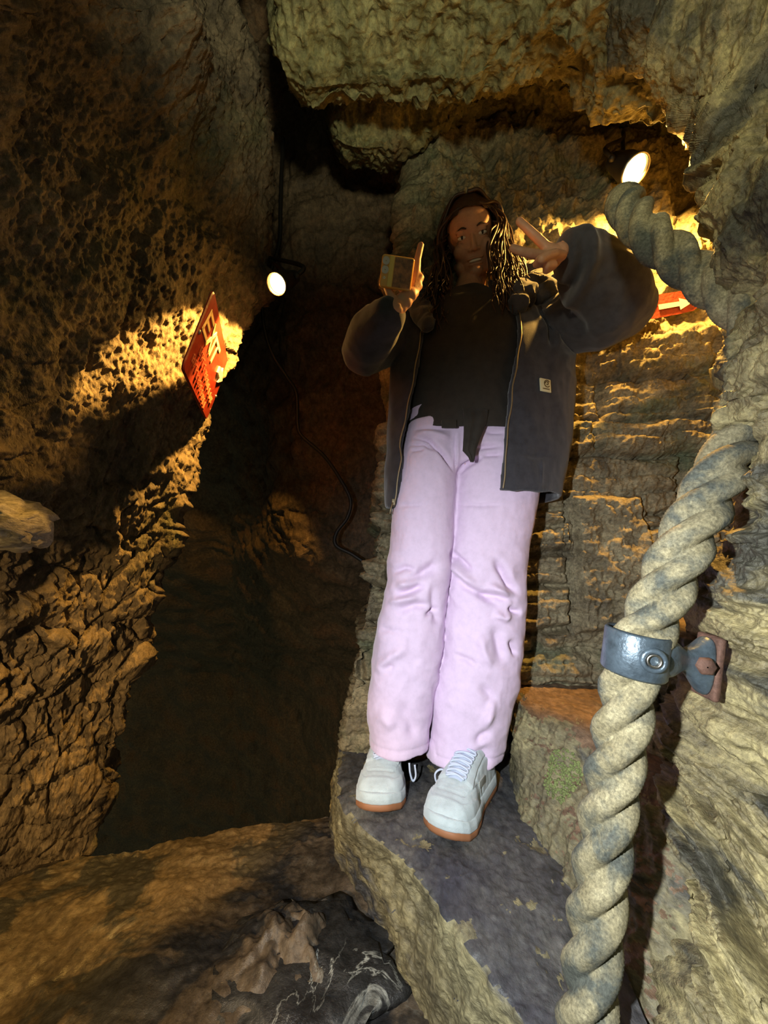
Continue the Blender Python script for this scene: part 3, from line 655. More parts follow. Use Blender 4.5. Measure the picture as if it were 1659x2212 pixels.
# neck, trunk, legs in one continuous figure
neckt = Hd(0, -.108, -.078)
mb.chain([neckt, NB + np.array([0, -.01, -.01])], [.047, .052])
pel = np.array([pY(1000, 985, 1.12)[0], 1.12, .90])
for t in np.linspace(0, 1, 14):
    c = pel + (NB + np.array([0, 0, -.06]) - pel) * t; w = np.interp(t, [0, .3, .7, 1], [.15, .125, .15, .11]); mb.ball(c, (w * .86, .066, .06), None, 3)
for S, Eb, Wr in ((SL, EL, WL), (SR, ER, WR)):
    mb.chain([NB + (S - NB) * .55 + [0, 0, -.02], S, Eb, Wr], [.05, .048, .034, .024])
hemL, hemR = pY(865, 1600, 1.10), pY(1010, 1625, 1.10)
for s, hm in ((-1, hemL), (1, hemR)):
    kn = pY(905 if s < 0 else 1048, 1290, 1.10); hp = pel + np.array([s * .085, .015, -.02])
    mb.chain([hp, kn, np.array([hm[0], 1.145, .07])], [.062, .046, .030])
# hand making a V
def fing(pts, r0=.0098, r1=.0078):
    Q = [pY(x, y, Y_) for x, y, Y_ in pts]; n = len(Q); mb.chain(Q, [r0 + (r1 - r0) * i / (n - 1) for i in range(n)], .4)
YH = .805
for c, r in (((1198, 546, YH), .020), ((1188, 540, YH), .018), ((1184, 556, YH), .019), ((1196, 562, YH), .018), ((1212, 540, YH), .019), ((1224, 535, YH + .01), .020)):
    mb.ball(pY(*c), (r, r * .72, r), None, 3)
fing([(1182, 535, YH), (1154, 508, YH - .008), (1138, 493, YH - .010), (1122, 478, YH - .008)], .0118, .0095)
fing([(1174, 553, YH), (1145, 547, YH - .010), (1126, 543, YH - .012), (1108, 536, YH - .010)], .0118, .0095)
fing([(1182, 566, YH), (1160, 570, YH - .018), (1166, 560, YH - .036), (1184, 560, YH - .028)], .0105, .009)
fing([(1196, 574, YH), (1180, 584, YH - .014), (1182, 573, YH - .030), (1198, 572, YH - .022)], .0092, .0080)
fing([(1214, 552, YH - .012), (1198, 548, YH - .034), (1182, 552, YH - .044), (1170, 560, YH - .046)], .0118, .0098)
# hand round the phone
YP = .845
for c, r in (((872, 650, YP), .022), ((884, 636, YP), .020), ((880, 618, YP + .005), .018), ((862, 660, YP), .022)):
    mb.ball(pY(*c), (r, r * .75, r), None, 3)
fing([(892, 622, YP), (900, 588, YP + .004), (902, 560, YP + .002), (909, 530, YP - .002)], .0105, .0085)
fing([(890, 630, YP), (908, 600, YP + .006), (895, 585, YP + .016), (872, 590, YP + .018)], .0105, .0085)
fing([(886, 640, YP), (905, 618, YP + .006), (892, 606, YP + .018), (868, 610, YP + .019)], .0105, .0085)
fing([(880, 648, YP), (898, 634, YP + .004), (886, 622, YP + .018), (866, 624, YP + .019)], .0092, .0078)
fing([(862, 656, YP - .004), (850, 648, YP - .008), (842, 636, YP - .008), (836, 622, YP - .004)], .0112, .009)
person = remesh(mb, 'person', .0028, 4, skin)
tag(person, 'person in an open black jacket and pale pink jeans raising a V sign', 'person')

# eyes and teeth
eyew = plain('eye_white', (226, 220, 210), .2); iris = plain('dark_iris', (44, 34, 26), .1)
for s in (-1, 1):
    e = MB().ball(Hd(s * .0315, -.0085, 0), (.0135, .0085, .0058), HR, 3).obj('eye', eyew, person)
    MB().ball(Hd(s * .0315, -.0035, .0005), (.0055, .0042, .0054), HR, 2).obj('iris', iris, e)
    P = catmull([Hd(s * .016, .003, .019), Hd(s * .030, .004, .024), Hd(s * .046, -.006, .020)], 14); MB().tube(P, .0028 * np.interp(np.linspace(0, 1, 14), [0, .3, 1], [.7, 1, .3]), 6).obj('eyebrow', hairm, person)
MB().ball(Hd(0, .0035, -.0715), (.020, .0065, .0042), HR, 2).obj('teeth', eyew, person)

# ---- hair: a cap over the skull and long loose locks
mb = MB()
V, F = ICO[4]; keep = ~((V[:, 1] > .30) & (V[:, 2] < .24 + .12 * np.cos(V[:, 0] * 3.2))) & ~((V[:, 2] < -.55) & (V[:, 1] > -.1))
idx = np.where(keep, np.cumsum(keep) - 1, -1)
cap = V * np.array([.083, .106, .100]); cap = cap * (1 + .035 * fbm(V * 3, 3) + .02 * ridged(V * [16, 3, 3], 2))[:, None]
mb.add((cap @ HR.T + Hd(0, -.098, .036))[keep], [[idx[k] for k in f] for f in F if all(keep[k] for k in f)])
rr = random.Random(11)
def lock(x0, f0, z0, ex, ey, eY, r, sag):
    a = Hd(x0, f0, z0); b = pY(ex, ey, eY); m = (a + b) / 2 + np.array([rr.uniform(-.02, .02), rr.uniform(-.03, .01), sag])
    P = catmull([a, a * .7 + m * .3 + hr * (.02 * np.sign(x0)), m, m * .4 + b * .6, b], 34); t = np.linspace(0, 1, 34)
    k = rr.uniform(0, 9); P = P + (t[:, None] ** .5) * .006 * np.stack([np.sin(t * 17 + k), np.cos(t * 14 + k), 0 * t], 1)
    mb.tube(P, r * (1.05 - .75 * t ** 2), 6)
for i in range(70):
    lock(.078 + rr.uniform(-.01, .012), rr.uniform(-.15, -.03), rr.uniform(-.06, .07), rr.uniform(1062, 1148), rr.uniform(560, 690), rr.uniform(.97, 1.03), rr.uniform(.0022, .0044), rr.uniform(-.01, .02))
for i in range(50):
    lock(-.078 + rr.uniform(-.012, .01), rr.uniform(-.15, -.03), rr.uniform(-.06, .07), rr.uniform(905, 965), rr.uniform(610, 725), rr.uniform(.98, 1.03), rr.uniform(.0022, .0044), rr.uniform(-.01, .02))
for sd in (-1, 1):                                            # locks falling from the parting over the sides of the head
    for i in range(46):
        f0 = rr.uniform(-.19, -.012); zt_ = .128 - .9 * max(0, -.03 - f0 - .10) ** 1.3 - (.035 if f0 > -.03 else 0) - .2 * max(0, f0 + .05)
        ex_, ey_ = (rr.uniform(1062, 1125), rr.uniform(560, 680)) if sd > 0 else (rr.uniform(925, 975), rr.uniform(590, 700))
        side = Hd(sd * (.088 + rr.uniform(-.004, .010)), min(f0, -.045) + rr.uniform(-.02, .01), .045 + rr.uniform(-.02, .02)); low = Hd(sd * (.090 + rr.uniform(0, .02)), min(f0, -.04) * .8, -.06)
        P = catmull([Hd(sd * .004, f0, zt_), Hd(sd * .045, f0 - .006, zt_ - .008), side, low, pY(ex_, ey_, rr.uniform(.98, 1.04))], 44); t = np.linspace(0, 1, 44); k = rr.uniform(0, 9)
        P = P + (t[:, None] ** 1.2) * .006 * np.stack([np.sin(t * 15 + k), np.cos(t * 13 + k), 0 * t], 1)
        mb.tube(P, rr.uniform(.0038, .0062) * (1.0 - .7 * t ** 2), 6)
hair = mb.obj('hair', hairm, person)

# ---- jeans
def ring(xl, xr, z, cy, dep, n=40, p=2.3):
    a = np.linspace(0, 2 * np.pi, n, endpoint=False); c, s = np.cos(a), np.sin(a)
    return np.stack([(xl + xr) / 2 + (xr - xl) / 2 * np.sign(c) * np.abs(c) ** (2 / p), cy + dep * np.sign(s) * np.abs(s) ** (2 / p), np.full(n, z)], 1)
YB = 1.10
def col(tab):                                                # (py, px) outline -> x(z) on the body plane
    Q = pY(np.array(tab, float)[:, 1], np.array(tab, float)[:, 0], YB); o = np.argsort(Q[:, 2]); return lambda z: np.interp(z, Q[o, 2], Q[o, 0])
LO = col([(880, 884), (920, 880), (1000, 863), (1060, 851), (1090, 847), (1163, 845), (1235, 839), (1289, 834), (1344, 819), (1416, 808), (1506, 798), (1542, 795), (1611, 798), (1660, 800)])
LI = col([(940, 1000), (1010, 990), (1184, 976), (1235, 971), (1333, 960), (1434, 951), (1524, 931), (1597, 924), (1660, 919)])
RI = col([(940, 980), (1010, 986), (1181, 977), (1307, 969), (1398, 959), (1506, 942), (1579, 934), (1622, 924), (1680, 918)])
RO = col([(880, 1172), (920, 1180), (1000, 1178), (1065, 1166), (1119, 1155), (1181, 1140), (1235, 1131), (1289, 1130), (1315, 1132), (1347, 1129), (1416, 1123), (1481, 1119), (1524, 1106), (1568, 1094), (1608, 1090), (1651, 1078), (1700, 1066)])
zt, zc, zhl, zhr = pY(1000, 878, YB)[2], pY(1000, 1015, YB)[2], pY(860, 1640, 1.03)[2], pY(1000, 1664, 1.03)[2]
mb = MB()
cyl = lambda z: np.interp(z, [.08, .5, .8, 1.0], [1.115, 1.105, 1.115, 1.12])
depl = lambda z: np.interp(z, [.08, .3, .5, .75, .9], [.092, .085, .082, .095, .10])
for A_, B_, zb in ((LO, LI, zhl), (RI, RO, zhr)):
    zs = np.linspace(zb, zt - .06, 60); mb.grid(np.array([ring(A_(z), B_(z), z, cyl(z), depl(z)) for z in zs]), True, True, True)
zs = np.linspace(zc - .015, zt, 24); mb.grid(np.array([ring(LO(z) + .004, RO(z) - .004, z, 1.12, np.interp(z, [zc, zt], [.088, .112]) * (1 - .5 * np.exp(-((z - zc + .015) / .02) ** 2))) for z in zs]), True, True, True)
jeans = remesh(mb, 'jeans', .0042, 5, jean, person)
V = coords(jeans); N = vnormals(jeans)
def P2(x, y): p = pY(x, y, 1.02); return p[[0, 2]]
def z2(X, Y_): return 700 + X / 2.765, 1000 + Y_ / 2.765
def z7(X, Y_): return 820 + X / 3.95, 880 + Y_ / 3.95
def fold(h, V, pts, w, amp, fade=.35):
    """a crease along a drawn line: depth amp, half width w (metres), fading to both ends"""
    Q = np.array([P2(*p) for p in pts]); q = V[:, [0, 2]]; best = np.full(len(V), 9.); tt = np.zeros(len(V))
    L = np.concatenate([[0], np.cumsum(np.linalg.norm(np.diff(Q, axis=0), axis=1))])
    for k in range(len(Q) - 1):
        d = Q[k + 1] - Q[k]; t = np.clip(((q - Q[k]) @ d) / (d @ d), 0, 1); r = np.linalg.norm(q - Q[k] - t[:, None] * d, axis=1)
        m = r < best; best = np.where(m, r, best); tt = np.where(m, (L[k] + t * (L[k + 1] - L[k])) / L[-1], tt)
    e = sstep(0, fade, tt) * sstep(1, 1 - fade, tt)
    return h + amp * e * np.exp(-(best / w) ** 2)
h = .0022 * fbm(V * [9, 9, 14], 3) + .0010 * fbm(V * 38, 2)
kz = sstep(.08, .2, V[:, 2]) * sstep(.72, .55, V[:, 2]); sd = np.where(V[:, 0] < .5 * (LI(V[:, 2]) + RI(V[:, 2])), 1, -1)
h += kz * .0045 * ridged(np.stack([V[:, 0] * 7 - sd * V[:, 2] * 5, V[:, 1] * 7, V[:, 2] * 7 + sd * V[:, 0] * 3], 1), 2)
fr = N[:, 1] < .35
hf_ = np.zeros(len(V))
for pts, w, a in (
    ([z2(400, 660), z2(480, 625), z2(560, 640)], .008, -.006), ([z2(415, 795), z2(520, 765), z2(620, 725)], .009, -.010), ([z2(430, 745), z2(520, 715), z2(600, 680)], .010, .006),
    ([z2(480, 745), z2(590, 660), z2(710, 590)], .016, -.010), ([z2(420, 900), z2(530, 850), z2(660, 850)], .011, -.007), ([z2(600, 920), z2(660, 890), z2(710, 880)], .006, -.008),
    ([z2(390, 850), z2(480, 820), z2(570, 800)], .009, .006), ([z2(640, 720), z2(660, 830), z2(700, 1000)], .012, -.006), ([z2(310, 1290), z2(400, 1170), z2(520, 1080)], .012, .006), ([z2(340, 1250), z2(430, 1210)], .009, -.004),
    ([z2(330, 1000), z2(420, 1010), z2(480, 990)], .008, -.003), ([z2(430, 1420), z2(520, 1560), z2(540, 1700)], .018, -.006), ([z2(330, 1480), z2(420, 1600)], .016, .004),
    ([z2(765, 510), z2(830, 580), z2(900, 660)], .008, -.008), ([z2(760, 620), z2(850, 740), z2(960, 800), z2(1110, 880)], .010, -.008), ([z2(770, 580), z2(860, 690), z2(930, 745)], .010, .007),
    ([z2(1005, 555), z2(1060, 640), z2(1110, 720), z2(1185, 800)], .011, -.012), ([z2(920, 735), z2(945, 785), z2(1050, 800), z2(1170, 830)], .009, -.011), ([z2(960, 720), z2(1060, 770), z2(1140, 850)], .010, .009),
    ([z2(1100, 860), z2(1150, 890), z2(1195, 900)], .007, -.010), ([z2(1000, 900), z2(1080, 930), z2(1130, 900)], .009, .007), ([z2(1010, 960), z2(1050, 1100), z2(1080, 1220)], .014, -.007), ([z2(1110, 1050), z2(1150, 1130), z2(1170, 1180)], .008, -.008),
    ([z2(920, 1000), z2(960, 1130), z2(1010, 1240)], .012, .005), ([z2(780, 1160), z2(860, 1180), z2(930, 1220)], .008, -.004), ([z2(930, 1310), z2(1000, 1400), z2(960, 1520)], .012, -.005), ([z2(1010, 1380), z2(985, 1500), z2(950, 1600)], .012, .007),
    ([z2(900, 1700), z2(940, 1640), z2(1010, 1600)], .010, -.005), ([z2(940, 1680), z2(965, 1760), z2(985, 1850)], .020, -.007), ([z2(690, 1250), z2(700, 1400), z2(680, 1550)], .012, .004),
    ([z7(260, 225), z7(420, 280), z7(540, 390), z7(620, 480), z7(675, 560)], .006, -.009), ([z7(240, 290), z7(380, 310), z7(500, 380)], .005, -.006), ([z7(250, 350), z7(400, 350)], .005, -.004), ([z7(285, 200), z7(450, 220), z7(640, 260)], .008, .004),
    ([z7(690, 545), z7(740, 480), z7(830, 440), z7(900, 400)], .006, -.009), ([z7(690, 420), z7(760, 380), z7(900, 330), z7(1060, 330)], .007, -.006), ([z7(860, 400), z7(1060, 400)], .006, -.005), ([z7(880, 205), z7(1080, 222)], .004, -.004), ([z7(270, 165), z7(640, 190)], .004, -.003),
    ([z7(655, 180), z7(650, 330), z7(672, 540)], .003, -.003), ([z7(676, 180), z7(672, 330), z7(682, 540)], .0035, .003), ([z7(660, 800), z7(860, 830), z7(1100, 830)], .006, -.0025), ([z7(150, 830), z7(400, 830)], .006, -.0025)):
    hf_ = fold(hf_, V, pts, w * .95, a * 2.2)
h = h + np.where(fr, hf_ * sstep(.35, -.3, N[:, 1]), 0)
zl = np.where(V[:, 0] < .5 * (LI(.3) + RI(.3)) - .012 + (V[:, 2] - .3) * .05, zhl, zhr)
h += -.0025 * np.exp(-((V[:, 2] - zl - .022) / .0025) ** 2) + .0010 * sstep(.02, .0, V[:, 2] - zl)
k = sstep(.10, .0, V[:, 2] - zl); h += k * .003 * np.sin(V[:, 0] * 60 + V[:, 1] * 30)
setco(jeans, V + N * h[:, None])
# waistband
zb0 = zt - .03
mb = MB(); mb.grid(np.array([ring(LO(z) - .001, RO(z) + .001, z, 1.12, .117, 60) for z in (zb0 - .02, zb0 - .018, zb0 + .012, zb0 + .014)]), True, True); mb.obj('waistband', jean, jeans)

# ---- black top, its knotted tail hanging over the fly
ZL = col([(600, 930), (700, 915), (760, 905), (830, 890), (900, 880), (930, 880)]); ZR = col([(600, 1090), (930, 1120)])
zs = np.linspace(pY(1000, 918, 1.0)[2], NB[2] - .015, 60); mb = MB()
cxs = .5 * (LO(.95) + RO(.95))
def trunk(z): t = (z - zs[0]) / (zs[-1] - zs[0]); return np.interp(t, [0, .2, .55, .8, .93, 1], [.185, .18, .19, .19, .12, .065]), np.interp(t, [0, .3, .6, .85, 1], [.128, .122, .128, .11, .06])
G = []
for z in zs:
    a_, b_ = trunk(z); cx_ = np.interp(z, [zs[0], zs[-1]], [cxs - .01, NB[0]]); G.append(ring(cx_ - a_, cx_ + a_, z, 1.125, b_, 160, 2.2))
G = np.array(G); G[0:8, :, 2] += (.035 * np.clip(np.abs(G[0:8, :, 0] - cxs) / .18, 0, 1) ** 4 - .004) * np.linspace(1, 0, 8)[:, None]
m = G.reshape(-1, 3); c_ = m - np.array([cxs, 1.125, 0]); c_[:, 2] = 0; c_ /= np.linalg.norm(c_, axis=1)[:, None] + 1e-9
h = .006 * ridged(np.stack([m[:, 0] * 9 + m[:, 2] * 2.5, m[:, 1] * 4, m[:, 2] * 1.2], 1), 2) + .003 * fbm(m * 20, 2)
G = (m + c_ * h[:, None]).reshape(G.shape); G = np.concatenate([np.stack([G[0] + (np.array([cxs, 1.125, 0]) * [1, 1, 0] + [0, 0, 1] * G[0] - G[0]) * .04]), G])
mb.grid(G, True, True); shirt = mb.obj('black_top', tee, person)
YT = .985
mb = MB(); rows = [((1000, 880), (1056, 884)), ((1003, 905), (1052, 912)), ((1002, 940), (1038, 945)), ((1000, 973), (1029, 972)), ((1012, 986), (1027, 985)), ((1017, 997), (1024, 998))]
fr_, bk_ = [], []
for (xa, ya), (xb, yb) in rows:
    q = np.linspace(0, 1, 9)[:, None]; L_ = pY(xa, ya, YT) * (1 - q) + pY(xb, yb, YT) * q; L_[:, 1] += .004 * np.sin(q[:, 0] * 15); fr_.append(L_); bk_.append(L_ + [0, .005, 0])
G = np.array([np.concatenate([a_, b_[::-1]]) for a_, b_ in zip(fr_, bk_)]); mb.grid(G, True, True, True); tl = mb.obj('knotted_tail', tee, shirt)
mb = MB(); mb.box(pY(970, 916, .992), (.020, .004, .011), None, .002); mb.obj('hem_tab', tee, shirt)

# ---- jacket: open front, sleeves up
JL = col([(640, 880), (700, 856), (780, 846), (850, 843), (900, 839), (1000, 831), (1060, 834), (1100, 838)])
JR = col([(640, 1180), (700, 1215), (760, 1240), (850, 1247), (950, 1238), (1000, 1231), (1050, 1222), (1100, 1208)])
def colY(tab, Y_):
    Q = pY(np.array(tab, float)[:, 1], np.array(tab, float)[:, 0], Y_); o = np.argsort(Q[:, 2]); return lambda z: np.interp(z, Q[o, 2], Q[o, 0])
FL = colY([(600, 935), (660, 925), (700, 912), (760, 902), (830, 888), (900, 872), (930, 866), (960, 868), (1000, 862), (1050, 853), (1085, 845)], .98)
FR = colY([(600, 1080), (660, 1128), (690, 1130), (760, 1120), (830, 1108), (900, 1100), (950, 1093), (1000, 1092), (1050, 1086), (1085, 1085)], .98)
zh = pY(1120, 1056, .985)[2]; ztop = NB[2] + .005
zs = np.linspace(zh, ztop, 70); n = 150; O, I = [], []
for z in zs:
    xl, xr = JL(z), JR(z); t = (z - zh) / (ztop - zh); 
    k = sstep(.80, 1.0, t); cx_ = (xl + xr) / 2 * (1 - k) + NB[0] * k; a_ = (xr - xl) / 2 * (1 - k) + .085 * k; b_ = .150 - .07 * sstep(.6, 1, t)
    tl_ = -math.asin(np.clip((FL(z) - cx_) / a_, -.98, .3)) ; tr_ = math.asin(np.clip((FR(z) - cx_) / a_, -.3, .98))
    th = np.linspace(tr_, 2 * np.pi - tl_, n); s_, c_ = np.sin(th), np.cos(th); pw = 2 / 2.25
    def rg(e): return np.stack([cx_ + (a_ + e) * s_, 1.13 - (b_ + e) * np.sign(c_) * np.abs(c_) ** pw, np.full(n, z) - .02 * (z < zh + .12) * sstep(.3, 1, -c_ * 0 + 0)], 1)
    O.append(rg(0)); I.append(rg(-.012))
O, I = np.array(O), np.array(I)
# left hem hangs a little lower at the front corner
dr = np.linspace(0, 1, n) ** 3 * .035; w_ = np.linspace(1, 0, 70)[:, None] ** 2
O[:, :, 2] -= dr * w_; I[:, :, 2] -= dr * w_
mb = MB(); ringall = np.concatenate([O, I[:, ::-1]], 1); mb.grid(ringall, True, False, True)
for S, Eb, Wr, rr_ in ((SL, EL, WL, (.070, .060, .054, .040, .032)), (SR, ER, WR, (.088, .085, .074, .052, .036))):
    up_ = (S + Eb) / 2 + np.array([0, 0, -.018]); fo = (Eb + Wr) / 2 + np.array([.012 if S is SR else -.008, 0, .0]); s2 = S + (NB - S) * .30
    Q = catmull([s2, S, up_, Eb, fo, Wr + (Eb - Wr) * .12], 60); rq = np.interp(np.linspace(0, 1, 60), [0, .2, .4, .6, .8, 1], [.06, rr_[0], rr_[1], rr_[1] * 1.02, rr_[2], rr_[3]])
    for p, r in zip(Q, rq): mb.ball(p, r, None, 3)
    cf = unit(Wr - Eb); mb.lathe([(.001, -.03), (rr_[4] + .003, -.03), (rr_[4] + .003, .012), (.001, .012)], Wr + (Eb - Wr) * .08, cf, 30, False)
jacket = remesh(mb, 'jacket', .0052, 4, black, person)
V = coords(jacket); N = vnormals(jacket)
arm = sstep(.20, .28, np.abs(V[:, 0] - .24)) * sstep(1.05, 1.2, V[:, 2])
h = .004 * fbm(V * [7, 7, 5], 3) + .003 * ridged(V * [10, 8, 5] + 2, 2) + arm * .007 * ridged(V * [7, 7, 12] + 4, 2)
for pts, w, a in (([(1148, 620), (1165, 680), (1172, 730), (1178, 770)], .012, .016), ([(1165, 625), (1190, 690), (1200, 760)], .012, .018), ([(1156, 640), (1180, 710), (1188, 770)], .010, -.014), ([(1100, 985), (1140, 992), (1215, 985)], .006, -.004), ([(1130, 880), (1150, 960), (1150, 985)], .02, .004), ([(1166, 990), (1164, 1055)], .004, .004)):
    h = fold(h, V, pts, w, a)
setco(jacket, V + N * h[:, None])
# hood bunched behind and beside the neck
mb = MB(); hp = [(1118, 660, 1.00), (1136, 628, 1.03), (1160, 610, 1.08), (1150, 600, 1.18), (1080, 600, 1.25), (1010, 606, 1.27), (940, 620, 1.24), (905, 640, 1.16), (908, 668, 1.05), (922, 700, 1.0)]
Q = catmull([pY(*p) for p in hp], 70)
for i, p in enumerate(Q): mb.ball(p, (.036 + .008 * math.sin(i * .35) + .004 * math.sin(i * 1.3)) * (.40 + .60 * math.sin(math.pi * i / 69) ** .6), None, 2)
for p, r in (((1170, 632, 1.04), .034), ((1200, 622, 1.06), .028), ((1222, 628, 1.06), .020)): mb.ball(pY(*p), (r * 1.2, r, r), None, 3)
hood = remesh(mb, 'hood', .005, 4, black, jacket); V = coords(hood); setco(hood, V + vnormals(hood) * (.010 * ridged(V * [16, 16, 22], 2))[:, None])
# zips, one on each front edge
for nm, edge in (('zip', O[:, -1]), ('zip', O[:, 0])):
    Q = resample(edge[:64] + np.array([0, -.006, 0]), 90); Q[:, 0] += .0015 * np.sin(np.linspace(0, 40, 90))
    zp = MB().tube(Q, .0022, 6).obj(nm, gold, jacket)
    if edge is not None and edge[0, 0] < 0.1:
        b = Q[0]; mb = MB(); mb.box(b + [0, -.004, .012], (.005, .004, .009), None, .002); mb.tube([b + [-.002, -.008, .01], b + [-.008, -.012, -.008], b + [-.011, -.012, -.022]], .0022, 6); mb.obj('zip_slider', gold, zp)
# sewn square patch with a round emblem
pc = pY(1184, 829, .99); dg = bpy.context.evaluated_depsgraph_get(); bpy.context.view_layer.update()
jv = coords(jacket); cl = np.where(((jv - pc)[:, [0, 2]] ** 2).sum(1) < .012 ** 2)[0]; kk = cl[np.argmin(jv[cl, 1])]; near = (((jv - jv[kk]) ** 2).sum(1) < .022 ** 2) & (vnormals(jacket) @ vnormals(jacket)[kk] > .5)
pn = unit(vnormals(jacket)[near].mean(0)); pcen = jv[near].mean(0) + pn * .0045
Rp = frame(pn, (1, 0, 0)); 
if (Rp[:, 1])[2] < 0: Rp[:, 0] *= -1; Rp[:, 1] *= -1
px_, pz_ = Rp[:, 0], Rp[:, 1]
if px_[0] < 0: px_ = -px_
Rp = np.stack([px_, pz_, pn], 1)
pat = MB().box(pcen, (.0185, .0185, .0022), Rp, .0015).obj('logo_patch', plain('cream_patch', (226, 220, 178), .8, 0, .5, 900), jacket)
mb = MB(); th = np.linspace(.6, 5.6, 26); ec = pcen + px_ * .004 + pz_ * .0045 + pn * .0028
mb.tube(ec + .0095 * (np.cos(th)[:, None] * px_ + np.sin(th)[:, None] * pz_), .0014, 5)
th = np.linspace(3.6, 9.4, 30); rq = np.linspace(.0015, .0068, 30)[:, None]; mb.tube(ec + rq * (np.cos(th)[:, None] * px_ + np.sin(th)[:, None] * pz_), .0014, 5)
for i in range(7): mb.box(pcen + px_ * (-.010 + i * .0034) - pz_ * .011 + pn * .0026, (.0009, .0016, .0006), Rp)
mb.obj('emblem', plain('brown_emblem_thread', (112, 88, 44), .8), pat)

# ---- sneakers
def sneaker(name, toe, ang, label, lace_side, k=1.06):
    d = np.array([math.sin(ang), -math.cos(ang), 0]); r_ = np.array([math.cos(ang), math.sin(ang), 0]); L, z0 = .272 * k, .006
    heel = np.array([toe[0], toe[1], 0]) - d * L
    def W(x, l, z): return heel + r_ * x * k + d * l + np.array([0, 0, z0 + z * k])
    ls = np.linspace(0, 1, 90)
    hw = lambda t: np.interp(t, [0, .02, .06, .15, .3, .5, .68, .8, .9, .96, .985, 1], [.006, .020, .029, .036, .037, .041, .0515, .0535, .047, .034, .022, .006])
    ce = lambda t: np.interp(t, [0, .3, .6, .85, 1], [0, 0, .004, .002, -.002]) * lace_side
    top = lambda t: np.interp(t, [0, .05, .2, .38, .52, .66, .78, .88, .95, 1], [.085, .098, .105, .104, .092, .076, .064, .056, .045, .030])
    sh = thing('tmp', None, None, (0, 0, 0)); bpy.data.objects.remove(sh)
    # upper
    G = []; th = np.linspace(0, np.pi, 72)
    for t in ls:
        w, c_, hgt = hw(t) - .002, ce(t), top(t); q = np.cos(th); s_ = np.sin(th)
        x = c_ - w * np.sign(q) * np.abs(q) ** .62; z = .022 + (hgt - .022) * np.abs(s_) ** .68
        G.append(np.stack([x, np.full_like(x, t * L), z], 1))
    G = np.array(G); T_, A_ = np.meshgrid(ls, th, indexing='ij'); av = np.abs(A_ - np.pi / 2)
    lift = np.zeros_like(T_)
    mud = (T_ > .97 - .36 * sstep(.45, 1.4, av)) & (av > .0); tipf = sstep(.0, .012, T_ - (.86 - .22 * sstep(.5, 1.5, av)))       # mudguard round the toe
    eyest = sstep(.0, .01, .70 - T_) * sstep(.0, .05, av - .26) * sstep(.0, .06, .78 - av) * sstep(.0, .02, T_ - .30)
    quar = sstep(.0, .012, .62 - T_ - .08 * (av - .6)) * sstep(.0, .05, av - .80)
    lift += .0028 * tipf + .0032 * eyest + .0024 * quar
    lift -= .0026 * np.exp(-((T_ - .80 + .30 * sstep(.3, 1.5, av)) / .006) ** 2)
    per = (np.sin(T_ * 330) > .55) & (np.abs(A_ * 9 % 1 - .5) < .22) & (T_ > .71) & (T_ < .80) & (av < .55); lift -= .0012 * per   # perforated toe box
    Nn = gnormals(G); sgn = np.sign((Nn[45, 36] @ np.array([0, 0, 1]))); G2 = G + Nn * sgn * lift[..., None] + (Nn * (.0008 * fbm(G.reshape(-1, 3) * 55, 2).reshape(T_.shape))[..., None])
    mb = MB(); mb.grid(np.array([[W(*p) for p in row] for row in G2]), False, sgn > 0)
    sh = mb.obj(name, suede, person); sh['label'] = label
    def outline(off):
        t = np.concatenate([ls, ls[::-1]]); sg_ = np.concatenate([np.ones(90), -np.ones(90)])
        o = np.stack([ce(t) + sg_ * (hw(t) + off), np.clip(t * L, 0, L)], 1); o[:, 1] += np.where(t > .97, off, np.where(t < .03, -off, 0)); return o
    def slab(nm, prof, mat):
        G = [[W(x, l, z + .012 * sstep(.80, 1.02, l / L) ** 1.5) for x, l in outline(off)] for off, z in prof]
        return MB().grid(np.array(G), True, False, True).obj(nm, mat, sh)
    slab('outsole', [(-.004, -.006), (.003, -.005), (.0045, .000), (.0045, .0065), (.003, .0085), (-.004, .009)], gum)
    slab('midsole', [(-.004, .008), (.0035, .0085), (.0045, .011), (.004, .017), (.0042, .0185), (.0036, .020), (.003, .028), (.000, .0305), (-.006, .031)], suede)
    # tongue, laces, side badge
    G = []
    for t in np.linspace(.34, .70, 20):
        x = np.linspace(-.016, .016, 9) + ce(t); G.append([W(a, t * L, top(t) + .003 - 3.0 * (a - ce(t)) ** 2 * 5) for a in x])
    MB().grid(np.array(G)).obj('tongue', lacem, sh)
    mb = MB()
    for st_ in (0, 1):
        pts = []
        for i_, t in enumerate(np.linspace(.42, .675, 7)):
            for a_ in ((-.021, -.007, .007, .021) if (i_ + st_) % 2 else (.021, .007, -.007, -.021)):
                tq = t + .035 * (abs(a_ - pts[0][0]) / .042 if pts else 0) * 0 + .018 * (a_ / .042 + .5) * (1 if (i_ + st_) % 2 else -1) + (.0 if (i_ + st_) % 2 else .018)
                pts.append((a_, tq))
        mb.tube(catmull([W(a_ + ce(tq), tq * L, np.interp(tq, ls, top(ls)) + .0074 - 9 * a_ * a_ + .0012 * st_) for a_, tq in pts], 160), .0027, 6)
    mb.obj('lace', lacem, sh)
    mb = MB()
    lp_ = [(884, 1648), (886, 1670), (892, 1687), (898, 1676), (896, 1652)] if lace_side > 0 else [(972, 1668), (952, 1662), (940, 1672), (944, 1690), (958, 1684), (968, 1672)]
    mb.tube(catmull([pY(x_, y_, 1.075 if lace_side > 0 else 1.035) for x_, y_ in lp_], 30), .0026, 6)
    a0 = W(lace_side * .012, .40 * L, .118)
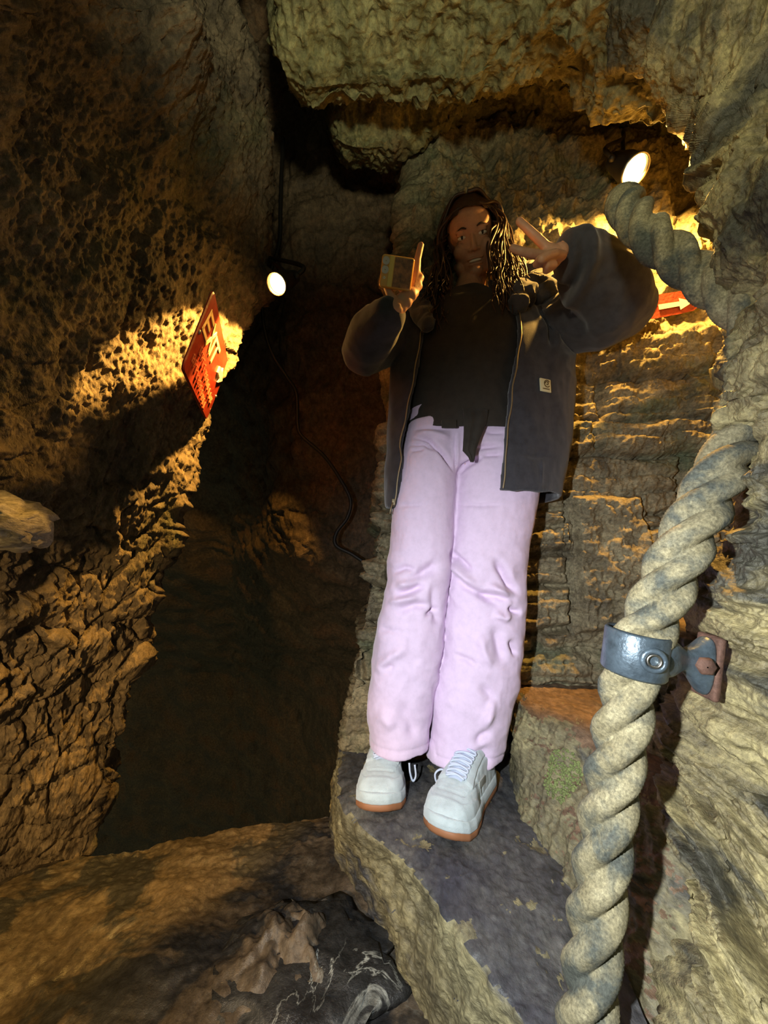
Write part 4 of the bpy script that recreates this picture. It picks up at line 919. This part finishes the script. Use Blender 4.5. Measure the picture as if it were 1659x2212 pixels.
    for o in ():
        mb.tube(catmull([a0, a0 + r_ * o[0] * lace_side * .7 + d * .01 + [0, 0, .006], a0 + r_ * o[0] * lace_side * 1.25 + [0, 0, o[1]], a0 + r_ * o[0] * lace_side * 1.35 - d * .01 + [0, 0, o[1] - .022]], 16), .0024, 6)
    mb.obj('bow', lacem, sh)
    t = .50; q = 1.02; x = ce(t) + (-lace_side) * (hw(t) + .0005)
    MB().box(W(x * .96, t * L, .056), (.0025, .019, .008), np.stack([r_, d, [0, 0, 1]], 1), .0015).obj('side_badge', plain('silver_badge', (178, 182, 176), .4, .2), sh)
    return sh
tA = pZ(814, 1766, 0); tB = pZ(952, 1820, 0)
sneaker('sneaker', tA, -.10, 'sneaker pointing straight ahead at the step edge', 1)
sneaker('sneaker', tB, -.58, 'sneaker turned out, nearest the camera', -1)

# ---- folded phone held up in the hand
ph = pY(857, 590, .815); pf = unit(EYE + np.array([0, 0, .2]) - ph); Rf = frame(pf, (1, .1, -.10)); 
if Rf[2, 1] < 0: Rf[:, 1] *= -1; Rf[:, 0] *= -1
if Rf[0, 0] < 0: Rf[:, 0] *= -1
def Pq(x, z, h=0): return ph + Rf[:, 0] * x + Rf[:, 1] * z + Rf[:, 2] * h
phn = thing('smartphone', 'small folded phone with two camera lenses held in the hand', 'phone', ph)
MB().box(ph, (.038, .034, .0075), Rf, .006).obj('body', plain('amber_reflection_tint', (232, 178, 96), .12, .1), phn)  # amber reflection is put into the case colour
MB().box(Pq(.014, 0, .0078), (.021, .030, .0012), Rf, .001).obj('cover_screen', plain('screen_reflection_tint', (150, 98, 52), .06, 0, 0, 400, .8, .5, 60), phn)  # reflected amber painted as uneven tone in the screen colour
MB().box(Pq(-.014, 0, .0078), (.0055, .0315, .001), Rf, .001).obj('painted_glint', plain('glint_colour', (236, 204, 110), .15, .1), phn)  # bright strip: a yellow glint painted on the phone back
for z in (.020, .002): MB().lathe([(.0085, 0), (.0085, .0032), (.0075, .004), (.0058, .0030), (.001, .0028)], Pq(-.0275, z, .0072), Rf[:, 2], 28, False).obj('camera_lens', plain('camera_glass', (206, 200, 190), .12, .2), phn)
MB().lathe([(.003, 0), (.003, .0008), (.001, .0009)], Pq(-.0275, -.014, .0076), Rf[:, 2], 16, False).obj('flash_window', plain('flash_white', (230, 226, 210), .2), phn)
WARM = (1, .52, .10)
spot('camera_flash_light', (-.2, .0, .6), (.66, 1.0, .0), 60, (.93, .97, 1), 116, 1, .012)
spot('ceiling_fill_behind_camera', (.1, -.35, .9), (-.04, .45, 2.0), 62, (1, .98, .62), 58, 1, .06)  # added fill, no lamp stands here; brightens the ceiling
spot('right_wall_fill', (-.25, -.3, 1.1), (.80, .55, 1.5), 36, (1, .95, .66), 60, 1, .06)  # added fill for the upper right wall, not an actual lamp
spot('left_lamp_light', lamp1_face + lamp1_dir * .02, lamp1_face + lamp1_dir * .02 + np.array([-.56, .38, -.75]), 100, WARM, 84, .15, .018)
spot('low_left_fill', (-.62, -.15, .55), (-.85, .85, -.2), 60, (1, .62, .22), 95, .8, .03)  # added warm fill out of view, for the left floor and ledge
bl = bpy.data.lights.new('left_lamp_bulb', 'POINT'); bl.energy = 1.1; bl.color = WARM; bl.shadow_soft_size = .02; bo = bpy.data.objects.new('left_lamp_bulb', bl); COL.objects.link(bo); bo.location = lamp1_face + lamp1_dir * .03
spot('right_lamp_light', lamp2_face + lamp2_dir * .02, lamp2_face + lamp2_dir * .02 + np.array([.02, .45, -.85]), 130, WARM, 160, .3, .022)
w = bpy.data.worlds.new('world'); SC.world = w; w.use_nodes = True
bg = w.node_tree.nodes['Background']; bg.inputs['Color'].default_value = (.75, .85, .55, 1); bg.inputs['Strength'].default_value = .085
SC.view_settings.view_transform = 'Standard'; SC.view_settings.look = 'None'; SC.view_settings.gamma = 1; SC.view_settings.exposure = .25
SC.cycles.use_denoising = True; SC.cycles.max_bounces = 6; SC.cycles.diffuse_bounces = 3
